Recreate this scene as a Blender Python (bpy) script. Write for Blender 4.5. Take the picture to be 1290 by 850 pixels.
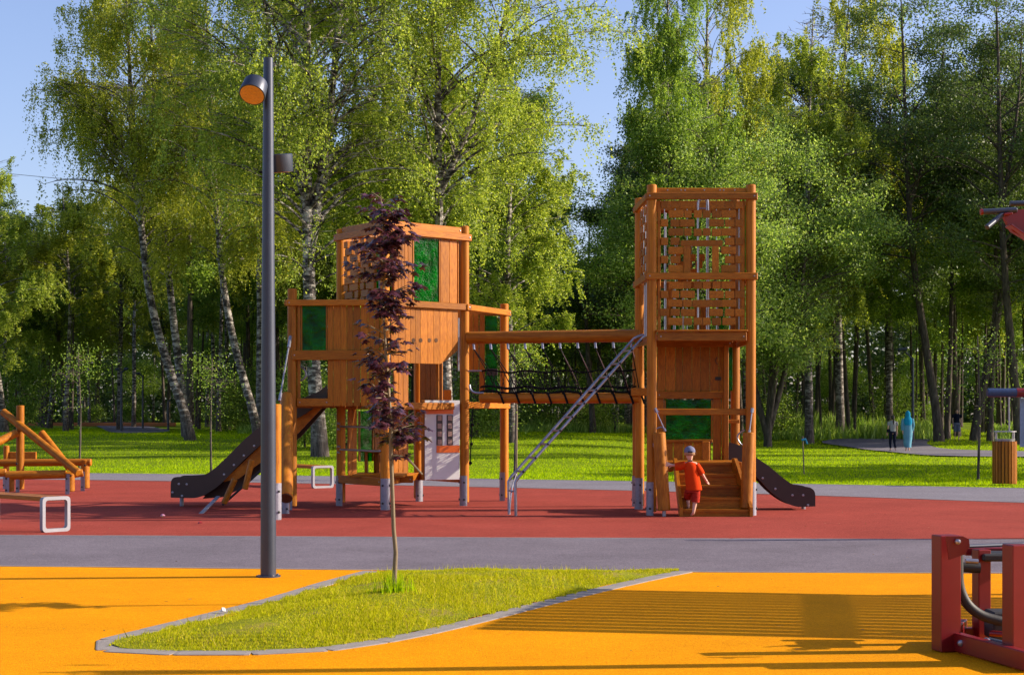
import bpy, bmesh, math, random
import numpy as np
from mathutils import Vector, Matrix, noise

for _o in list(bpy.data.objects):
    bpy.data.objects.remove(_o)
SC = bpy.context.scene
COL = SC.collection
R = math.radians
V = Vector

# ------------------------------------------------------------------ camera
FPX, CXP, HOR, EYE = 2000.0, 645.0, 519.0, 1.6
cd = bpy.data.cameras.new("camera")
cam = bpy.data.objects.new("camera", cd)
COL.objects.link(cam)
cam.location = (0, 0, EYE)
cam.rotation_euler = (R(90), 0, 0)
cd.sensor_width = 36
cd.lens = 36 * FPX / 1290
cd.shift_y = (HOR - 425) / 1290
cd.clip_end = 3000
SC.camera = cam

# ------------------------------------------------------------------ light
SUN_EL, SUN_AZ = 26.0, 4.5          # degrees; azimuth measured from +X towards +Y
wd = bpy.data.worlds.new("World")
SC.world = wd
wd.use_nodes = True
wt = wd.node_tree
sky = wt.nodes.new("ShaderNodeTexSky")
sky.sky_type = 'NISHITA'
sky.sun_disc = False
sky.sun_elevation = R(SUN_EL)
sky.sun_rotation = R(90 - SUN_AZ)
sky.air_density = 1.0
sky.dust_density = 1.6
sky.ozone_density = 1.6
tint = wt.nodes.new("ShaderNodeMix")
tint.data_type = 'RGBA'
tint.blend_type = 'MULTIPLY'
tint.inputs[0].default_value = 1.0
tint.inputs[7].default_value = (1.03, 0.98, 1.16, 1)
wt.links.new(sky.outputs[0], tint.inputs[6])
wt.links.new(tint.outputs[2], wt.nodes["Background"].inputs[0])
wt.nodes["Background"].inputs[1].default_value = 0.105
sd = bpy.data.lights.new("sun", 'SUN')
sd.energy = 5.0
sd.angle = R(0.5)
sd.color = (1.0, 0.86, 0.68)
sun = bpy.data.objects.new("sun", sd)
COL.objects.link(sun)
_s = V((math.cos(R(SUN_EL)) * math.cos(R(SUN_AZ)), math.cos(R(SUN_EL)) * math.sin(R(SUN_AZ)), math.sin(R(SUN_EL))))
sun.rotation_euler = _s.to_track_quat('Z', 'Y').to_euler()
sun.location = (20, 0, 30)
SC.view_settings.view_transform = 'Standard'
SC.view_settings.look = 'None'
SC.view_settings.exposure = 0.88
SC.view_settings.gamma = 1.0
SC.view_settings.use_curve_mapping = False
try:
    SC.cycles.max_bounces = 9
    SC.cycles.diffuse_bounces = 7
    SC.cycles.transparent_max_bounces = 12
except Exception:
    pass

rng = np.random.default_rng(7)
random.seed(7)

# ------------------------------------------------------------------ materials
def mat(name, col=(.5, .5, .5), rough=.6, metal=0.0, spec=.5):
    m = bpy.data.materials.new(name)
    m.use_nodes = True
    b = m.node_tree.nodes["Principled BSDF"]
    b.inputs["Base Color"].default_value = (*col, 1)
    b.inputs["Roughness"].default_value = rough
    b.inputs["Metallic"].default_value = metal
    b.inputs["Specular IOR Level"].default_value = spec
    return m

def nd(m, t, **kw):
    n = m.node_tree.nodes.new(t)
    for k, v in kw.items():
        setattr(n, k, v)
    return n

def lk(m, a, b):
    m.node_tree.links.new(a, b)

def ramp(m, fac, stops):
    r = nd(m, "ShaderNodeValToRGB")
    e = r.color_ramp.elements
    while len(e) < len(stops):
        e.new(.5)
    for i, (p, c) in enumerate(stops):
        e[i].position = p
        e[i].color = (*c, 1)
    lk(m, fac, r.inputs[0])
    return r.outputs[0]

def bsdf(m):
    return m.node_tree.nodes["Principled BSDF"]

def coord(m, kind="Generated", scale=(1, 1, 1)):
    t = nd(m, "ShaderNodeTexCoord")
    mp = nd(m, "ShaderNodeMapping")
    mp.inputs["Scale"].default_value = scale
    lk(m, t.outputs[kind], mp.inputs[0])
    return mp.outputs[0]

def noise_tex(m, vec, scale, detail=4, rough=.6):
    n = nd(m, "ShaderNodeTexNoise")
    n.inputs["Scale"].default_value = scale
    n.inputs["Detail"].default_value = detail
    n.inputs["Roughness"].default_value = rough
    if vec is not None:
        lk(m, vec, n.inputs["Vector"])
    return n.outputs[0]

def bump(m, h, strength=.3, dist=.01):
    b = nd(m, "ShaderNodeBump")
    b.inputs["Strength"].default_value = strength
    b.inputs["Distance"].default_value = dist
    lk(m, h, b.inputs["Height"])
    lk(m, b.outputs[0], bsdf(m).inputs["Normal"])

def mixc(m, f, a, b, mode='MIX'):
    n = nd(m, "ShaderNodeMix", data_type='RGBA', blend_type=mode)
    for s, x in ((0, f), (6, a), (7, b)):
        if isinstance(x, (tuple, list)):
            n.inputs[s].default_value = (*x, 1)
        elif isinstance(x, (int, float)):
            n.inputs[s].default_value = x
        else:
            lk(m, x, n.inputs[s])
    return n.outputs[2]

def simple(name, col, rough=.5, metal=0.0, var=.25, scale=25, bmp=.1, spec=.5):
    if rough >= .85: spec = .06
    """painted / metal surface with a little wear so nothing is perfectly flat"""
    m = mat(name, col, rough, metal, spec)
    c = coord(m, "Object")
    n = noise_tex(m, c, scale, 5)
    n2 = noise_tex(m, c, scale * .12, 3)
    d = tuple(x * (1 - var) for x in col)
    l = tuple(min(1, x * (1 + var * .6)) for x in col)
    cc = mixc(m, .45, ramp(m, n, [(.3, d), (.7, l)]), ramp(m, n2, [(.3, d), (.7, l)]))
    lk(m, cc, bsdf(m).inputs["Base Color"])
    r = nd(m, "ShaderNodeMapRange")
    r.inputs[3].default_value = max(0, rough - .1)
    r.inputs[4].default_value = min(1, rough + .12)
    lk(m, n2, r.inputs[0])
    lk(m, r.outputs[0], bsdf(m).inputs["Roughness"])
    bump(m, n, bmp, .004)
    return m

def wood_mat(name, dark, mid, light, rough=.42, g=5.0):
    m = mat(name, mid, rough, 0, .22)
    t = nd(m, "ShaderNodeTexCoord")
    oi = nd(m, "ShaderNodeObjectInfo")
    add = nd(m, "ShaderNodeVectorMath", operation='MULTIPLY_ADD')
    add.inputs[1].default_value = (g, g, g)
    mul = nd(m, "ShaderNodeVectorMath", operation='SCALE')
    mul.inputs[0].default_value = (17, 31, 23)
    lk(m, oi.outputs["Random"], mul.inputs["Scale"])
    lk(m, t.outputs["Generated"], add.inputs[0])
    lk(m, mul.outputs[0], add.inputs[2])
    n1 = noise_tex(m, add.outputs[0], 1.6, 6, .65)
    n2 = noise_tex(m, coord(m, "Object"), 3.0, 3)
    c1 = ramp(m, n1, [(.34, dark), (.5, mid), (.68, light)])
    c2 = ramp(m, n2, [(.3, dark), (.7, mid)])
    c = mixc(m, .3, c1, c2)
    hv = nd(m, "ShaderNodeHueSaturation")
    mr = nd(m, "ShaderNodeMapRange")
    mr.inputs[3].default_value = .70
    mr.inputs[4].default_value = 1.22
    lk(m, oi.outputs["Random"], mr.inputs[0])
    lk(m, mr.outputs[0], hv.inputs["Value"])
    lk(m, c, hv.inputs["Color"])
    lk(m, hv.outputs[0], bsdf(m).inputs["Base Color"])
    bump(m, n1, .25, .004)
    return m

M = {}
M['wood'] = wood_mat("stained_wood", (.21, .060, .004), (.37, .122, .007), (.50, .185, .014))
M['log'] = wood_mat("stained_log", (.25, .074, .004), (.42, .145, .008), (.54, .21, .016), .5)
M['endgrain'] = wood_mat("end_grain", (.06, .025, .01), (.1, .045, .02), (.16, .08, .035), .8)
M['foot'] = simple("galvanised_foot", (.25, .25, .30), .45, .35)
M['steel'] = simple("brushed_steel", (.33, .33, .38), .36, .8)
M['slide'] = simple("brown_plastic", (.030, .017, .017), .35, 0, .3, 8, .03)
M['black'] = simple("black_rubber", (.012, .012, .014), .6)
M['rope'] = simple("black_rope", (.01, .01, .012), .85)
M['white'] = simple("white_panel_paint", (.60, .59, .59), .5, 0, .08, 6)
M['orange'] = simple("orange_panel", (.75, .14, .012), .4, 0, .12)
M['tile'] = simple("picture_tile", (.36, .22, .17), .5, 0, .6, 40)
M['red'] = simple("red_powder_coat", (.17, .004, .006), .34, 0, .12, 12, .02)
M['blue'] = simple("blue_grip", (.02, .04, .11), .4)
M['paleblue'] = simple("pale_blue_plate", (.22, .30, .42), .5)
M['lamp'] = simple("lamp_grey_paint", (.040, .050, .078), .38, .3, .15, 9, .02)
M['lens'] = simple("lamp_lens", (.62, .28, .06), .35, 0, .2, 30)
M['kerb'] = simple("kerb_concrete", (.27, .245, .225), .85, 0, .3, 18, .4)
M['cloth_red'] = simple("red_cotton", (.56, .045, .006), .9, 0, .12, 12, .3)
M['shorts'] = simple("patterned_shorts", (.36, .03, .018), .9, 0, .6, 24, .3)
M['cap'] = simple("grey_cap", (.16, .17, .26), .9, 0, .25, 20, .3)
M['skin'] = simple("skin", (.62, .36, .26), .55, 0, .08, 20, .05)
M['hair'] = simple("dark_hair", (.025, .015, .01), .6, 0, .3, 60, .5)
M['fair'] = simple("fair_hair", (.35, .22, .12), .6, 0, .3, 60, .5)
M['grey_top'] = simple("grey_top", (.30, .31, .30), .9)
M['navy'] = simple("navy_trousers", (.012, .014, .03), .9)
M['teal'] = simple("turquoise_gown", (.12, .30, .40), .85, 0, .3, 5, .4)
M['tealveil'] = simple("turquoise_veil", (.015, .26, .44), .85, 0, .3, 8, .4)
M['pink'] = simple("pink_wrapper", (.7, .3, .4), .6)
M['farorange'] = simple("far_orange_wall", (.5, .16, .05), .8)
M['farwall'] = simple("far_pale_wall", (.5, .45, .43), .8)

def speckle(name, base, lo, hi, sc=260, rough=.85, patches=.12, streak=None):
    m = mat(name, base, rough, 0, .04)
    c = coord(m, "Object")
    v = nd(m, "ShaderNodeTexVoronoi")
    v.inputs["Scale"].default_value = sc
    lk(m, c, v.inputs["Vector"])
    sep = nd(m, "ShaderNodeSeparateColor")
    lk(m, v.outputs["Color"], sep.inputs[0])
    c1 = ramp(m, sep.outputs[0], [(0, lo), (.5, base), (1, hi)])
    n = noise_tex(m, c, .7, 5)
    n3 = noise_tex(m, c, 5.0, 5, .7)
    f = nd(m, "ShaderNodeMath", operation='MULTIPLY_ADD')
    lk(m, n, f.inputs[0]); f.inputs[1].default_value = patches * 4; f.inputs[2].default_value = 1 - patches * 2
    f2 = nd(m, "ShaderNodeMath", operation='MULTIPLY_ADD')
    lk(m, n3, f2.inputs[0]); f2.inputs[1].default_value = patches * 2.4; f2.inputs[2].default_value = -patches * 1.2
    f3 = nd(m, "ShaderNodeMath", operation='ADD')
    lk(m, f.outputs[0], f3.inputs[0]); lk(m, f2.outputs[0], f3.inputs[1])
    mul = nd(m, "ShaderNodeVectorMath", operation='SCALE')
    lk(m, c1, mul.inputs[0]); lk(m, f3.outputs[0], mul.inputs["Scale"])
    lk(m, mul.outputs[0], bsdf(m).inputs["Base Color"])
    bump(m, v.outputs["Distance"], .5, .004)
    return m

M['rub_red'] = speckle("red_rubber", (.26, .048, .036), (.18, .030, .021), (.35, .078, .058), 140, .85, .17)
M['rub_yel'] = speckle("yellow_rubber", (.66, .250, .0012), (.50, .165, .001), (.78, .33, .003), 160, .85, .12)
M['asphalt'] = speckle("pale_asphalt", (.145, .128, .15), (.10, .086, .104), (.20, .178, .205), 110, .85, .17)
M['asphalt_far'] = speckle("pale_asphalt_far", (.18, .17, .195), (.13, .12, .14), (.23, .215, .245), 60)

def grass_ground():
    m = mat("lawn_soil", (.06, .11, .01), .95, 0, .1)
    c = coord(m, "Object")
    n = noise_tex(m, c, .35, 6)
    n2 = noise_tex(m, c, 9, 6, .75)
    a = ramp(m, n, [(.3, (.10, .17, .002)), (.7, (.17, .25, .003))])
    b = ramp(m, n2, [(.3, (.07, .11, .002)), (.7, (.21, .29, .006))])
    lk(m, mixc(m, .5, a, b), bsdf(m).inputs["Base Color"])
    bump(m, n2, .8, .05)
    return m
M['ground'] = grass_ground()
def island_soil():
    m = mat("island_turf", (.2, .2, .02), .95, 0, .05)
    c = coord(m, "Object")
    n = noise_tex(m, c, 2.2, 6, .65)
    n2 = noise_tex(m, c, 40, 5, .75)
    a = ramp(m, n, [(.36, (.13, .16, .006)), (.52, (.26, .29, .008)), (.62, (.30, .22, .07))])
    b = ramp(m, n2, [(.3, (.07, .08, .006)), (.7, (.32, .32, .03))])
    lk(m, mixc(m, .5, a, b), bsdf(m).inputs["Base Color"])
    bump(m, n2, .9, .02)
    return m
M['turf'] = island_soil()

def leafmat(name, cols, trans=.55, rough=.5):
    """leaf: per-leaf colour from the real spread of leaf ages, translucent"""
    m = bpy.data.materials.new(name)
    m.use_nodes = True
    nt = m.node_tree
    b = bsdf(m)
    g = nd(m, "ShaderNodeNewGeometry")
    c = ramp(m, g.outputs["Random Per Island"], cols)
    b.inputs["Roughness"].default_value = rough
    b.inputs["Specular IOR Level"].default_value = .8 if "maple" in name else .08 if ("blade" in name or "weed" in name) else .35
    lk(m, c, b.inputs["Base Color"])
    t = nd(m, "ShaderNodeBsdfTranslucent")
    tc = mixc(m, 1.0, c, (1.35, 1.3, .7), 'MULTIPLY')
    lk(m, tc, t.inputs[0])
    mx = nd(m, "ShaderNodeMixShader")
    mx.inputs[0].default_value = trans
    lk(m, b.outputs[0], mx.inputs[1])
    lk(m, t.outputs[0], mx.inputs[2])
    lk(m, mx.outputs[0], nt.nodes["Material Output"].inputs[0])
    return m
M['leaf_birch'] = leafmat("birch_leaf", [(0, (.14, .21, .03)), (.45, (.27, .36, .05)), (.85, (.40, .48, .08)), (1, (.52, .55, .15))])
M['leaf_olive'] = leafmat("olive_birch_leaf", [(0, (.16, .21, .02)), (.5, (.30, .35, .035)), (1, (.45, .47, .08))])
M['leaf_mid'] = leafmat("mid_green_leaf", [(0, (.09, .17, .02)), (.5, (.18, .29, .04)), (1, (.32, .43, .09))])
M['leaf_grey'] = leafmat("willow_leaf", [(0, (.11, .20, .035)), (.5, (.22, .34, .07)), (1, (.38, .49, .17))])
M['leaf_dark'] = leafmat("dark_leaf", [(0, (.045, .085, .02)), (.5, (.085, .14, .035)), (1, (.15, .22, .06))], .35)
M['leaf_maple'] = leafmat("purple_maple_leaf", [(0, (.026, .006, .009)), (.5, (.055, .013, .020)), (1, (.12, .04, .055))], .15, .28)
M['blade'] = leafmat("grass_blade", [(0, (.20, .23, .003)), (.45, (.38, .40, .004)), (.8, (.52, .50, .012)), (1, (.50, .38, .08))], .4, .7)
M['lawnblade'] = leafmat("lawn_blade", [(0, (.16, .28, .001)), (.5, (.29, .45, .002)), (1, (.44, .56, .004))], .45, .7)
M['weed'] = leafmat("verge_weed", [(0, (.12, .22, .03)), (.5, (.24, .38, .06)), (1, (.40, .52, .16))], .4, .7)

def bark_birch():
    m = mat("birch_bark", (.6, .58, .54), .8, 0, .2)
    t = nd(m, "ShaderNodeTexCoord")
    mp = nd(m, "ShaderNodeMapping"); mp.inputs["Scale"].default_value = (3, 3, 9)
    lk(m, t.outputs["Object"], mp.inputs[0])
    n = noise_tex(m, mp.outputs[0], 1.0, 6, .7)
    c = ramp(m, n, [(.42, (.03, .026, .024)), (.50, (.12, .10, .09)), (.57, (.38, .35, .32)), (.8, (.50, .47, .43))])
    sx = nd(m, "ShaderNodeSeparateXYZ")
    lk(m, t.outputs["Object"], sx.inputs[0])
    f = nd(m, "ShaderNodeMath", operation='MULTIPLY_ADD')
    lk(m, n, f.inputs[0]); f.inputs[1].default_value = 3.0; lk(m, sx.outputs[2], f.inputs[2])
    mr = nd(m, "ShaderNodeMapRange"); mr.inputs[1].default_value = 2.0; mr.inputs[2].default_value = 4.0
    lk(m, f.outputs[0], mr.inputs[0])
    n2 = noise_tex(m, coord(m, "Object", (14, 14, 3)), 1.0, 5)
    dk = ramp(m, n2, [(.35, (.03, .024, .02)), (.65, (.15, .12, .10))])
    lk(m, mixc(m, mr.outputs[0], dk, c), bsdf(m).inputs["Base Color"])
    bump(m, n2, .8, .05)
    return m
def bark_dark():
    m = mat("grey_bark", (.1, .08, .07), .9, 0, .2)
    n2 = noise_tex(m, coord(m, "Object", (12, 12, 2.5)), 1.0, 6)
    lk(m, ramp(m, n2, [(.3, (.03, .024, .02)), (.6, (.11, .088, .074)), (.8, (.2, .17, .15))]), bsdf(m).inputs["Base Color"])
    bump(m, n2, .8, .05)
    return m
M['birch'] = bark_birch()
M['bark'] = bark_dark()
M['sapbark'] = simple("young_bark", (.19, .14, .08), .8, 0, .3, 40, .3)

def pane_mat():
    m = mat("green_acrylic", (.01, .40, .045), .12)
    b = bsdf(m)
    b.inputs["Transmission Weight"].default_value = .82
    b.inputs["IOR"].default_value = 1.25
    n = noise_tex(m, coord(m, "Object"), 4.0, 4)
    lk(m, ramp(m, n, [(.35, (.0, .09, .008)), (.65, (.004, .42, .03))]), b.inputs["Base Color"])
    bump(m, n, .6, .05)
    return m
M['pane'] = pane_mat()

# ------------------------------------------------------------------ object helpers
def tag(o, label=None, cat=None, group=None, kind=None):
    if label: o['label'] = label
    if cat: o['category'] = cat
    if group: o['group'] = group
    if kind: o['kind'] = kind
    return o

def link(name, data, parent=None, loc=(0, 0, 0)):
    o = bpy.data.objects.new(name, data)
    COL.objects.link(o)
    if parent: o.parent = parent
    o.location = loc
    return o

def thing(name, loc, label, cat, group=None):
    o = link(name, None, None, loc)
    o.empty_display_size = .3
    return tag(o, label, cat, group)

def wpos(o):
    p = V(o.location)
    while o.parent:
        o = o.parent
        p += V(o.location)
    return p

def W(px, py, D):
    return V(((px - CXP) / FPX * D, D, EYE + (HOR - py) / FPX * D))

def basis(d):
    d = V(d).normalized()
    up = V((0, 0, 1)) if abs(d.z) < .95 else V((1, 0, 0))
    x = d.cross(up).normalized()
    y = x.cross(d).normalized()
    return x, y, d

class MB:
    def __init__(s):
        s.v = []; s.f = []; s.mi = []; s.cur = 0
    def add(s, vs, fs):
        n = len(s.v)
        s.v += [tuple(v) for v in vs]
        s.f += [tuple(i + n for i in f) for f in fs]
        s.mi += [s.cur] * len(fs)
    def box(s, c, dims, m=None, bev=0.0):
        """box centred at c; m: 3x3 rotation; chamfered vertical look via inset corners"""
        hx, hy, hz = [d / 2 for d in dims]
        c = V(c)
        m = m or Matrix.Identity(3)
        b = min(bev, hx * .45, hy * .45, hz * .45)
        if b <= 0:
            vs = [m @ V((x, y, z)) + c for x in (-hx, hx) for y in (-hy, hy) for z in (-hz, hz)]
            s.add(vs, [(0, 1, 3, 2), (4, 6, 7, 5), (0, 4, 5, 1), (2, 3, 7, 6), (0, 2, 6, 4), (1, 5, 7, 3)])
            return
        bm = bmesh.new()
        bmesh.ops.create_cube(bm, size=1)
        for v in bm.verts:
            v.co = V((v.co.x * 2 * hx, v.co.y * 2 * hy, v.co.z * 2 * hz))
        bmesh.ops.bevel(bm, geom=list(bm.edges), offset=b, segments=1, affect='EDGES')
        bm.verts.index_update()
        s.add([m @ v.co + c for v in bm.verts], [[v.index for v in f.verts] for f in bm.faces])
        bm.free()
    def beam(s, a, b, w, h, bev=.008):
        """rectangular bar from a to b; w horizontal thickness, h vertical"""
        a, b = V(a), V(b)
        x, y, d = basis(b - a)
        m = Matrix((x, d, y)).transposed()
        s.box((a + b) / 2, (w, (b - a).length, h), m, bev)
    def tube(s, pts, r, n=10, caps=True, cham=0.0):
        pts = [V(p) for p in pts]
        rs = r if isinstance(r, (list, tuple)) else [r] * len(pts)
        rs = list(rs)
        if cham > 0:
            d0 = (pts[1] - pts[0]).normalized(); d1 = (pts[-1] - pts[-2]).normalized()
            pts = [pts[0], pts[0] + d0 * cham] + pts[1:-1] + [pts[-1] - d1 * cham, pts[-1]]
            rs = [rs[0] - cham, rs[0]] + rs[1:-1] + [rs[-1], rs[-1] - cham]
        base = len(s.v)
        prevx = None
        for i, p in enumerate(pts):
            if i == 0: d = pts[1] - pts[0]
            elif i == len(pts) - 1: d = pts[-1] - pts[-2]
            else: d = (pts[i + 1] - pts[i]).normalized() + (pts[i] - pts[i - 1]).normalized()
            d.normalize()
            if prevx is None:
                x, y, _ = basis(d)
            else:
                x = (prevx - d * prevx.dot(d)).normalized()
                y = x.cross(d) * -1
                y = d.cross(x)
            prevx = x
            if i == 0 and prevx is not None:
                y = d.cross(x)
            for k in range(n):
                a = 2 * math.pi * k / n
                s.v.append(tuple(p + x * (rs[i] * math.cos(a)) + y * (rs[i] * math.sin(a))))
        for i in range(len(pts) - 1):
            for k in range(n):
                k2 = (k + 1) % n
                s.f.append((base + i * n + k, base + i * n + k2, base + (i + 1) * n + k2, base + (i + 1) * n + k))
                s.mi.append(s.cur)
        if caps:
            s.f.append(tuple(base + k for k in range(n))[::-1]); s.mi.append(s.cur)
            e = base + (len(pts) - 1) * n
            s.f.append(tuple(e + k for k in range(n))); s.mi.append(s.cur)
    def prism(s, outline, o, x, y, thick):
        """outline of 2D points in plane (o; x, y) extruded by thick along x cross y"""
        nrm = V(x).cross(V(y)).normalized() * thick
        vs = [V(o) + V(x) * a + V(y) * b for a, b in outline]
        n = len(vs)
        vs2 = [v + nrm for v in vs]
        s.add(vs + vs2, [tuple(range(n))[::-1], tuple(range(n, 2 * n))] +
              [(i, (i + 1) % n, n + (i + 1) % n, n + i) for i in range(n)])
    def ball(s, c, r, n=8, sc=(1, 1, 1)):
        bm = bmesh.new()
        bmesh.ops.create_icosphere(bm, subdivisions=2 if n > 6 else 1, radius=1)
        s.add([V(c) + V((v.co.x * r * sc[0], v.co.y * r * sc[1], v.co.z * r * sc[2])) for v in bm.verts],
              [[v.index for v in f.verts] for f in bm.faces])
        bm.free()
    def build(s, name, m, parent=None, smooth=None, label=None):
        ms = m if isinstance(m, (list, tuple)) else [m]
        off = wpos(parent) if parent else V((0, 0, 0))
        me = bpy.data.meshes.new(name)
        me.from_pydata([(a - off.x, b - off.y, c - off.z) for a, b, c in s.v], [], s.f)
        for x in ms: me.materials.append(x)
        if any(s.mi): me.polygons.foreach_set("material_index", s.mi)
        me.update()
        bm = bmesh.new(); bm.from_mesh(me)
        bmesh.ops.recalc_face_normals(bm, faces=bm.faces)
        bm.to_mesh(me); bm.free()
        if smooth is not None:
            me.polygons.foreach_set("use_smooth", [True] * len(me.polygons))
            me.set_sharp_from_angle(angle=R(smooth))
        o = link(name, me, parent)
        if label: o['label'] = label
        return o

def part(name, m, parent, fn, smooth=None, label=None):
    b = MB(); fn(b)
    return b.build(name, m, parent, smooth, label)

_unit = {}
def unit(kind, m):
    k = (kind, m.name)
    if k in _unit: return _unit[k]
    b = MB()
    if kind == 'box': b.box((0, 0, 0), (1, 1, 1), None, .06)
    elif kind == 'bolt': b.tube([(0, 0, -.5), (0, 0, .35), (0, 0, .5)], [.5, .5, .3], 8)
    elif kind == 'rod': b.tube([(0, 0, -.5), (0, 0, .5)], .5, 6, False)
    me = bpy.data.meshes.new(kind)
    me.from_pydata(b.v, [], b.f); me.materials.append(m); me.update()
    bm = bmesh.new(); bm.from_mesh(me); bmesh.ops.recalc_face_normals(bm, faces=bm.faces); bm.to_mesh(me); bm.free()
    if kind != 'box':
        me.polygons.foreach_set("use_smooth", [True] * len(me.polygons)); me.set_sharp_from_angle(angle=R(40))
    _unit[k] = me
    return me

def piece(name, kind, m, parent, c, dims, rot=None):
    o = link(name, unit(kind, m), parent, V(c) - (wpos(parent) if parent else V((0, 0, 0))))
    o.scale = dims
    if rot is not None: o.rotation_euler = rot.to_euler() if hasattr(rot, 'to_euler') else rot
    return o

def rod(name, m, parent, a, b, r):
    a, b = V(a), V(b)
    q = (b - a).to_track_quat('Z', 'Y')
    return piece(name, 'rod', m, parent, (a + b) / 2, (2 * r, 2 * r, (b - a).length), q)

def bolt(parent, c, d=(0, -1, 0), r=.014, L=.02, m=None, name='bolt'):
    return piece(name, 'bolt', m or M['steel'], parent, c, (2 * r, 2 * r, L), V(d).to_track_quat('Z', 'Y'))

def children(o):
    return [c for c in COL.objects if c.parent == o]
def copy_tree(o, parent=None, kids=None):
    c = o.copy(); COL.objects.link(c)
    if parent: c.parent = parent
    for ch in (kids if kids is not None else children(o)):
        copy_tree(ch, c)
    return c

def catmull(pts, n=8, closed=False):
    pts = [V(p) for p in pts]
    out = []
    N = len(pts)
    rngi = range(N) if closed else range(N - 1)
    for i in rngi:
        p0 = pts[(i - 1) % N] if (closed or i > 0) else pts[0]
        p1 = pts[i]; p2 = pts[(i + 1) % N]
        p3 = pts[(i + 2) % N] if (closed or i + 2 < N) else pts[-1]
        for k in range(n):
            t = k / n
            out.append(.5 * ((2 * p1) + (p2 - p0) * t + (2 * p0 - 5 * p1 + 4 * p2 - p3) * t * t + (3 * p1 - p0 - 3 * p2 + p3) * t ** 3))
    if not closed: out.append(pts[-1])
    return out

def ss(a, b, x):
    t = min(1, max(0, (x - a) / (b - a)))
    return t * t * (3 - 2 * t)

def hgt(x, y):
    """height of the lawn: level near the playground, rising gently into the wood"""
    s = ss(2, 14, x)
    a, b = 45 + 23 * s, 66 + 36 * s
    h = .56 * ss(a, b, y)
    if y > 60: h += .05 * math.sin(x * .31 + y * .11) * ss(60, 70, y)
    return h

def ghit(px, py):
    """the ground point seen at that direction"""
    for k in range(0, 3000):
        D = 30 + k * .05
        x = (px - CXP) / FPX * D
        z = EYE + (HOR - py) / FPX * D
        if z <= hgt(x, D): return V((x, D, hgt(x, D)))
    D = 3200 / max(1, (py - HOR))
    return V(((px - CXP) / FPX * D, D, 0))

def G(px, py):
    D = FPX * EYE / (py - HOR)
    return V(((px - CXP) / FPX * D, D, 0))
# ------------------------------------------------------------------ setting: ground, rubber, paths, kerbs
def terrain():
    xs = sorted(set([-400, -250, -150, -100, -75] + list(np.arange(-60, 60.1, 2.0)) + [75, 100, 150, 250, 400]))
    ys = sorted(set([-80, -30, 0, 10] + list(np.arange(20, 130.1, 1.5)) + [145, 170, 220, 300, 450, 700]))
    vs = [(x, y, hgt(x, y) - .002) for y in ys for x in xs]
    nx = len(xs)
    fs = [(j * nx + i, j * nx + i + 1, (j + 1) * nx + i + 1, (j + 1) * nx + i) for j in range(len(ys) - 1) for i in range(nx - 1)]
    b = MB(); b.add(vs, fs)
    o = b.build("lawn_ground", M['ground'], None, 60)
    tag(o, kind='structure')
terrain()

def sheet(name, pts, z, m):
    b = MB()
    b.add([(p[0], p[1], z) for p in pts], [tuple(range(len(pts)))])
    me = bpy.data.meshes.new(name)
    me.from_pydata(b.v, [], b.f); me.materials.append(m); me.update()
    bm = bmesh.new(); bm.from_mesh(me)
    bmesh.ops.triangulate(bm, faces=bm.faces)
    bmesh.ops.recalc_face_normals(bm, faces=bm.faces)
    for f in bm.faces:
        if f.normal.z < 0: f.normal_flip()
    bm.to_mesh(me); bm.free()
    return tag(link(name, me), kind='structure')

def ledge(xs, ys):      # edge (px, py) samples -> ground points
    return catmull([G(a, b) for a, b in zip(xs, ys)], 6)

# far path, red area, near path, yellow area (each the surface really laid there)
far_far = ledge([-500, 0, 300, 600, 850, 1030, 1290, 1700], [592, 595.5, 598.5, 603.5, 607.5, 610.5, 615.5, 623])
far_near = ledge([-500, 0, 300, 600, 850, 1030, 1290, 1700], [600, 603.5, 607.5, 613.5, 619.5, 624.5, 633.5, 648])
near_top = ledge([-400, 0, 600, 1290, 1700], [674, 674.5, 677.5, 680, 681])
near_bot = ledge([-400, 0, 300, 600, 900, 1290, 1700], [712, 713.5, 716.5, 719.5, 721, 722.5, 724])
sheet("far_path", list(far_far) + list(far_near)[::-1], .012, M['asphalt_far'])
sheet("red_rubber_surface", list(far_near) + list(near_top)[::-1], .006, M['rub_red'])
sheet("near_path", list(near_top) + list(near_bot)[::-1], .010, M['asphalt'])
sheet("yellow_rubber_surface", list(near_bot) + [V((12, 2, 0)), V((12, -12, 0)), V((-12, -12, 0)), V((-12, 2, 0))], .006, M['rub_yel'])

def kerb_run(pts, w, length, z, name='path_edging', h=.03):
    root = link(name, None); tag(root, kind='structure')
    # resample
    acc = [V(pts[0])]
    cum = [0]
    for i in range(1, len(pts)): cum.append(cum[-1] + (V(pts[i]) - V(pts[i - 1])).length)
    n = max(1, int(cum[-1] / length))
    def at(d):
        for i in range(1, len(pts)):
            if cum[i] >= d:
                t = (d - cum[i - 1]) / max(1e-6, cum[i] - cum[i - 1])
                return V(pts[i - 1]).lerp(V(pts[i]), t)
        return V(pts[-1])
    for i in range(n):
        a, b = at(cum[-1] * i / n), at(cum[-1] * (i + 1) / n)
        d = (b - a)
        L = d.length
        ang = math.atan2(d.y, d.x)
        j = random.uniform(-.001, .001)
        o = piece('kerb_stone', 'box', M['kerb'], root, ((a.x + b.x) / 2, (a.y + b.y) / 2, z + j - h / 2), (L - .003, w, h), (0, 0, ang))
    return root
kerb_run([p for p in near_bot if -9 < p.x < 9], .05, 1.0, .013, 'path_edging')
kerb_run([p for p in far_far if -13 < p.x < 14], .08, 1.0, .018, 'path_edging')
kerb_run([p for p in far_near if -13 < p.x < 11], .05, 1.0, .014, 'path_edging')
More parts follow.
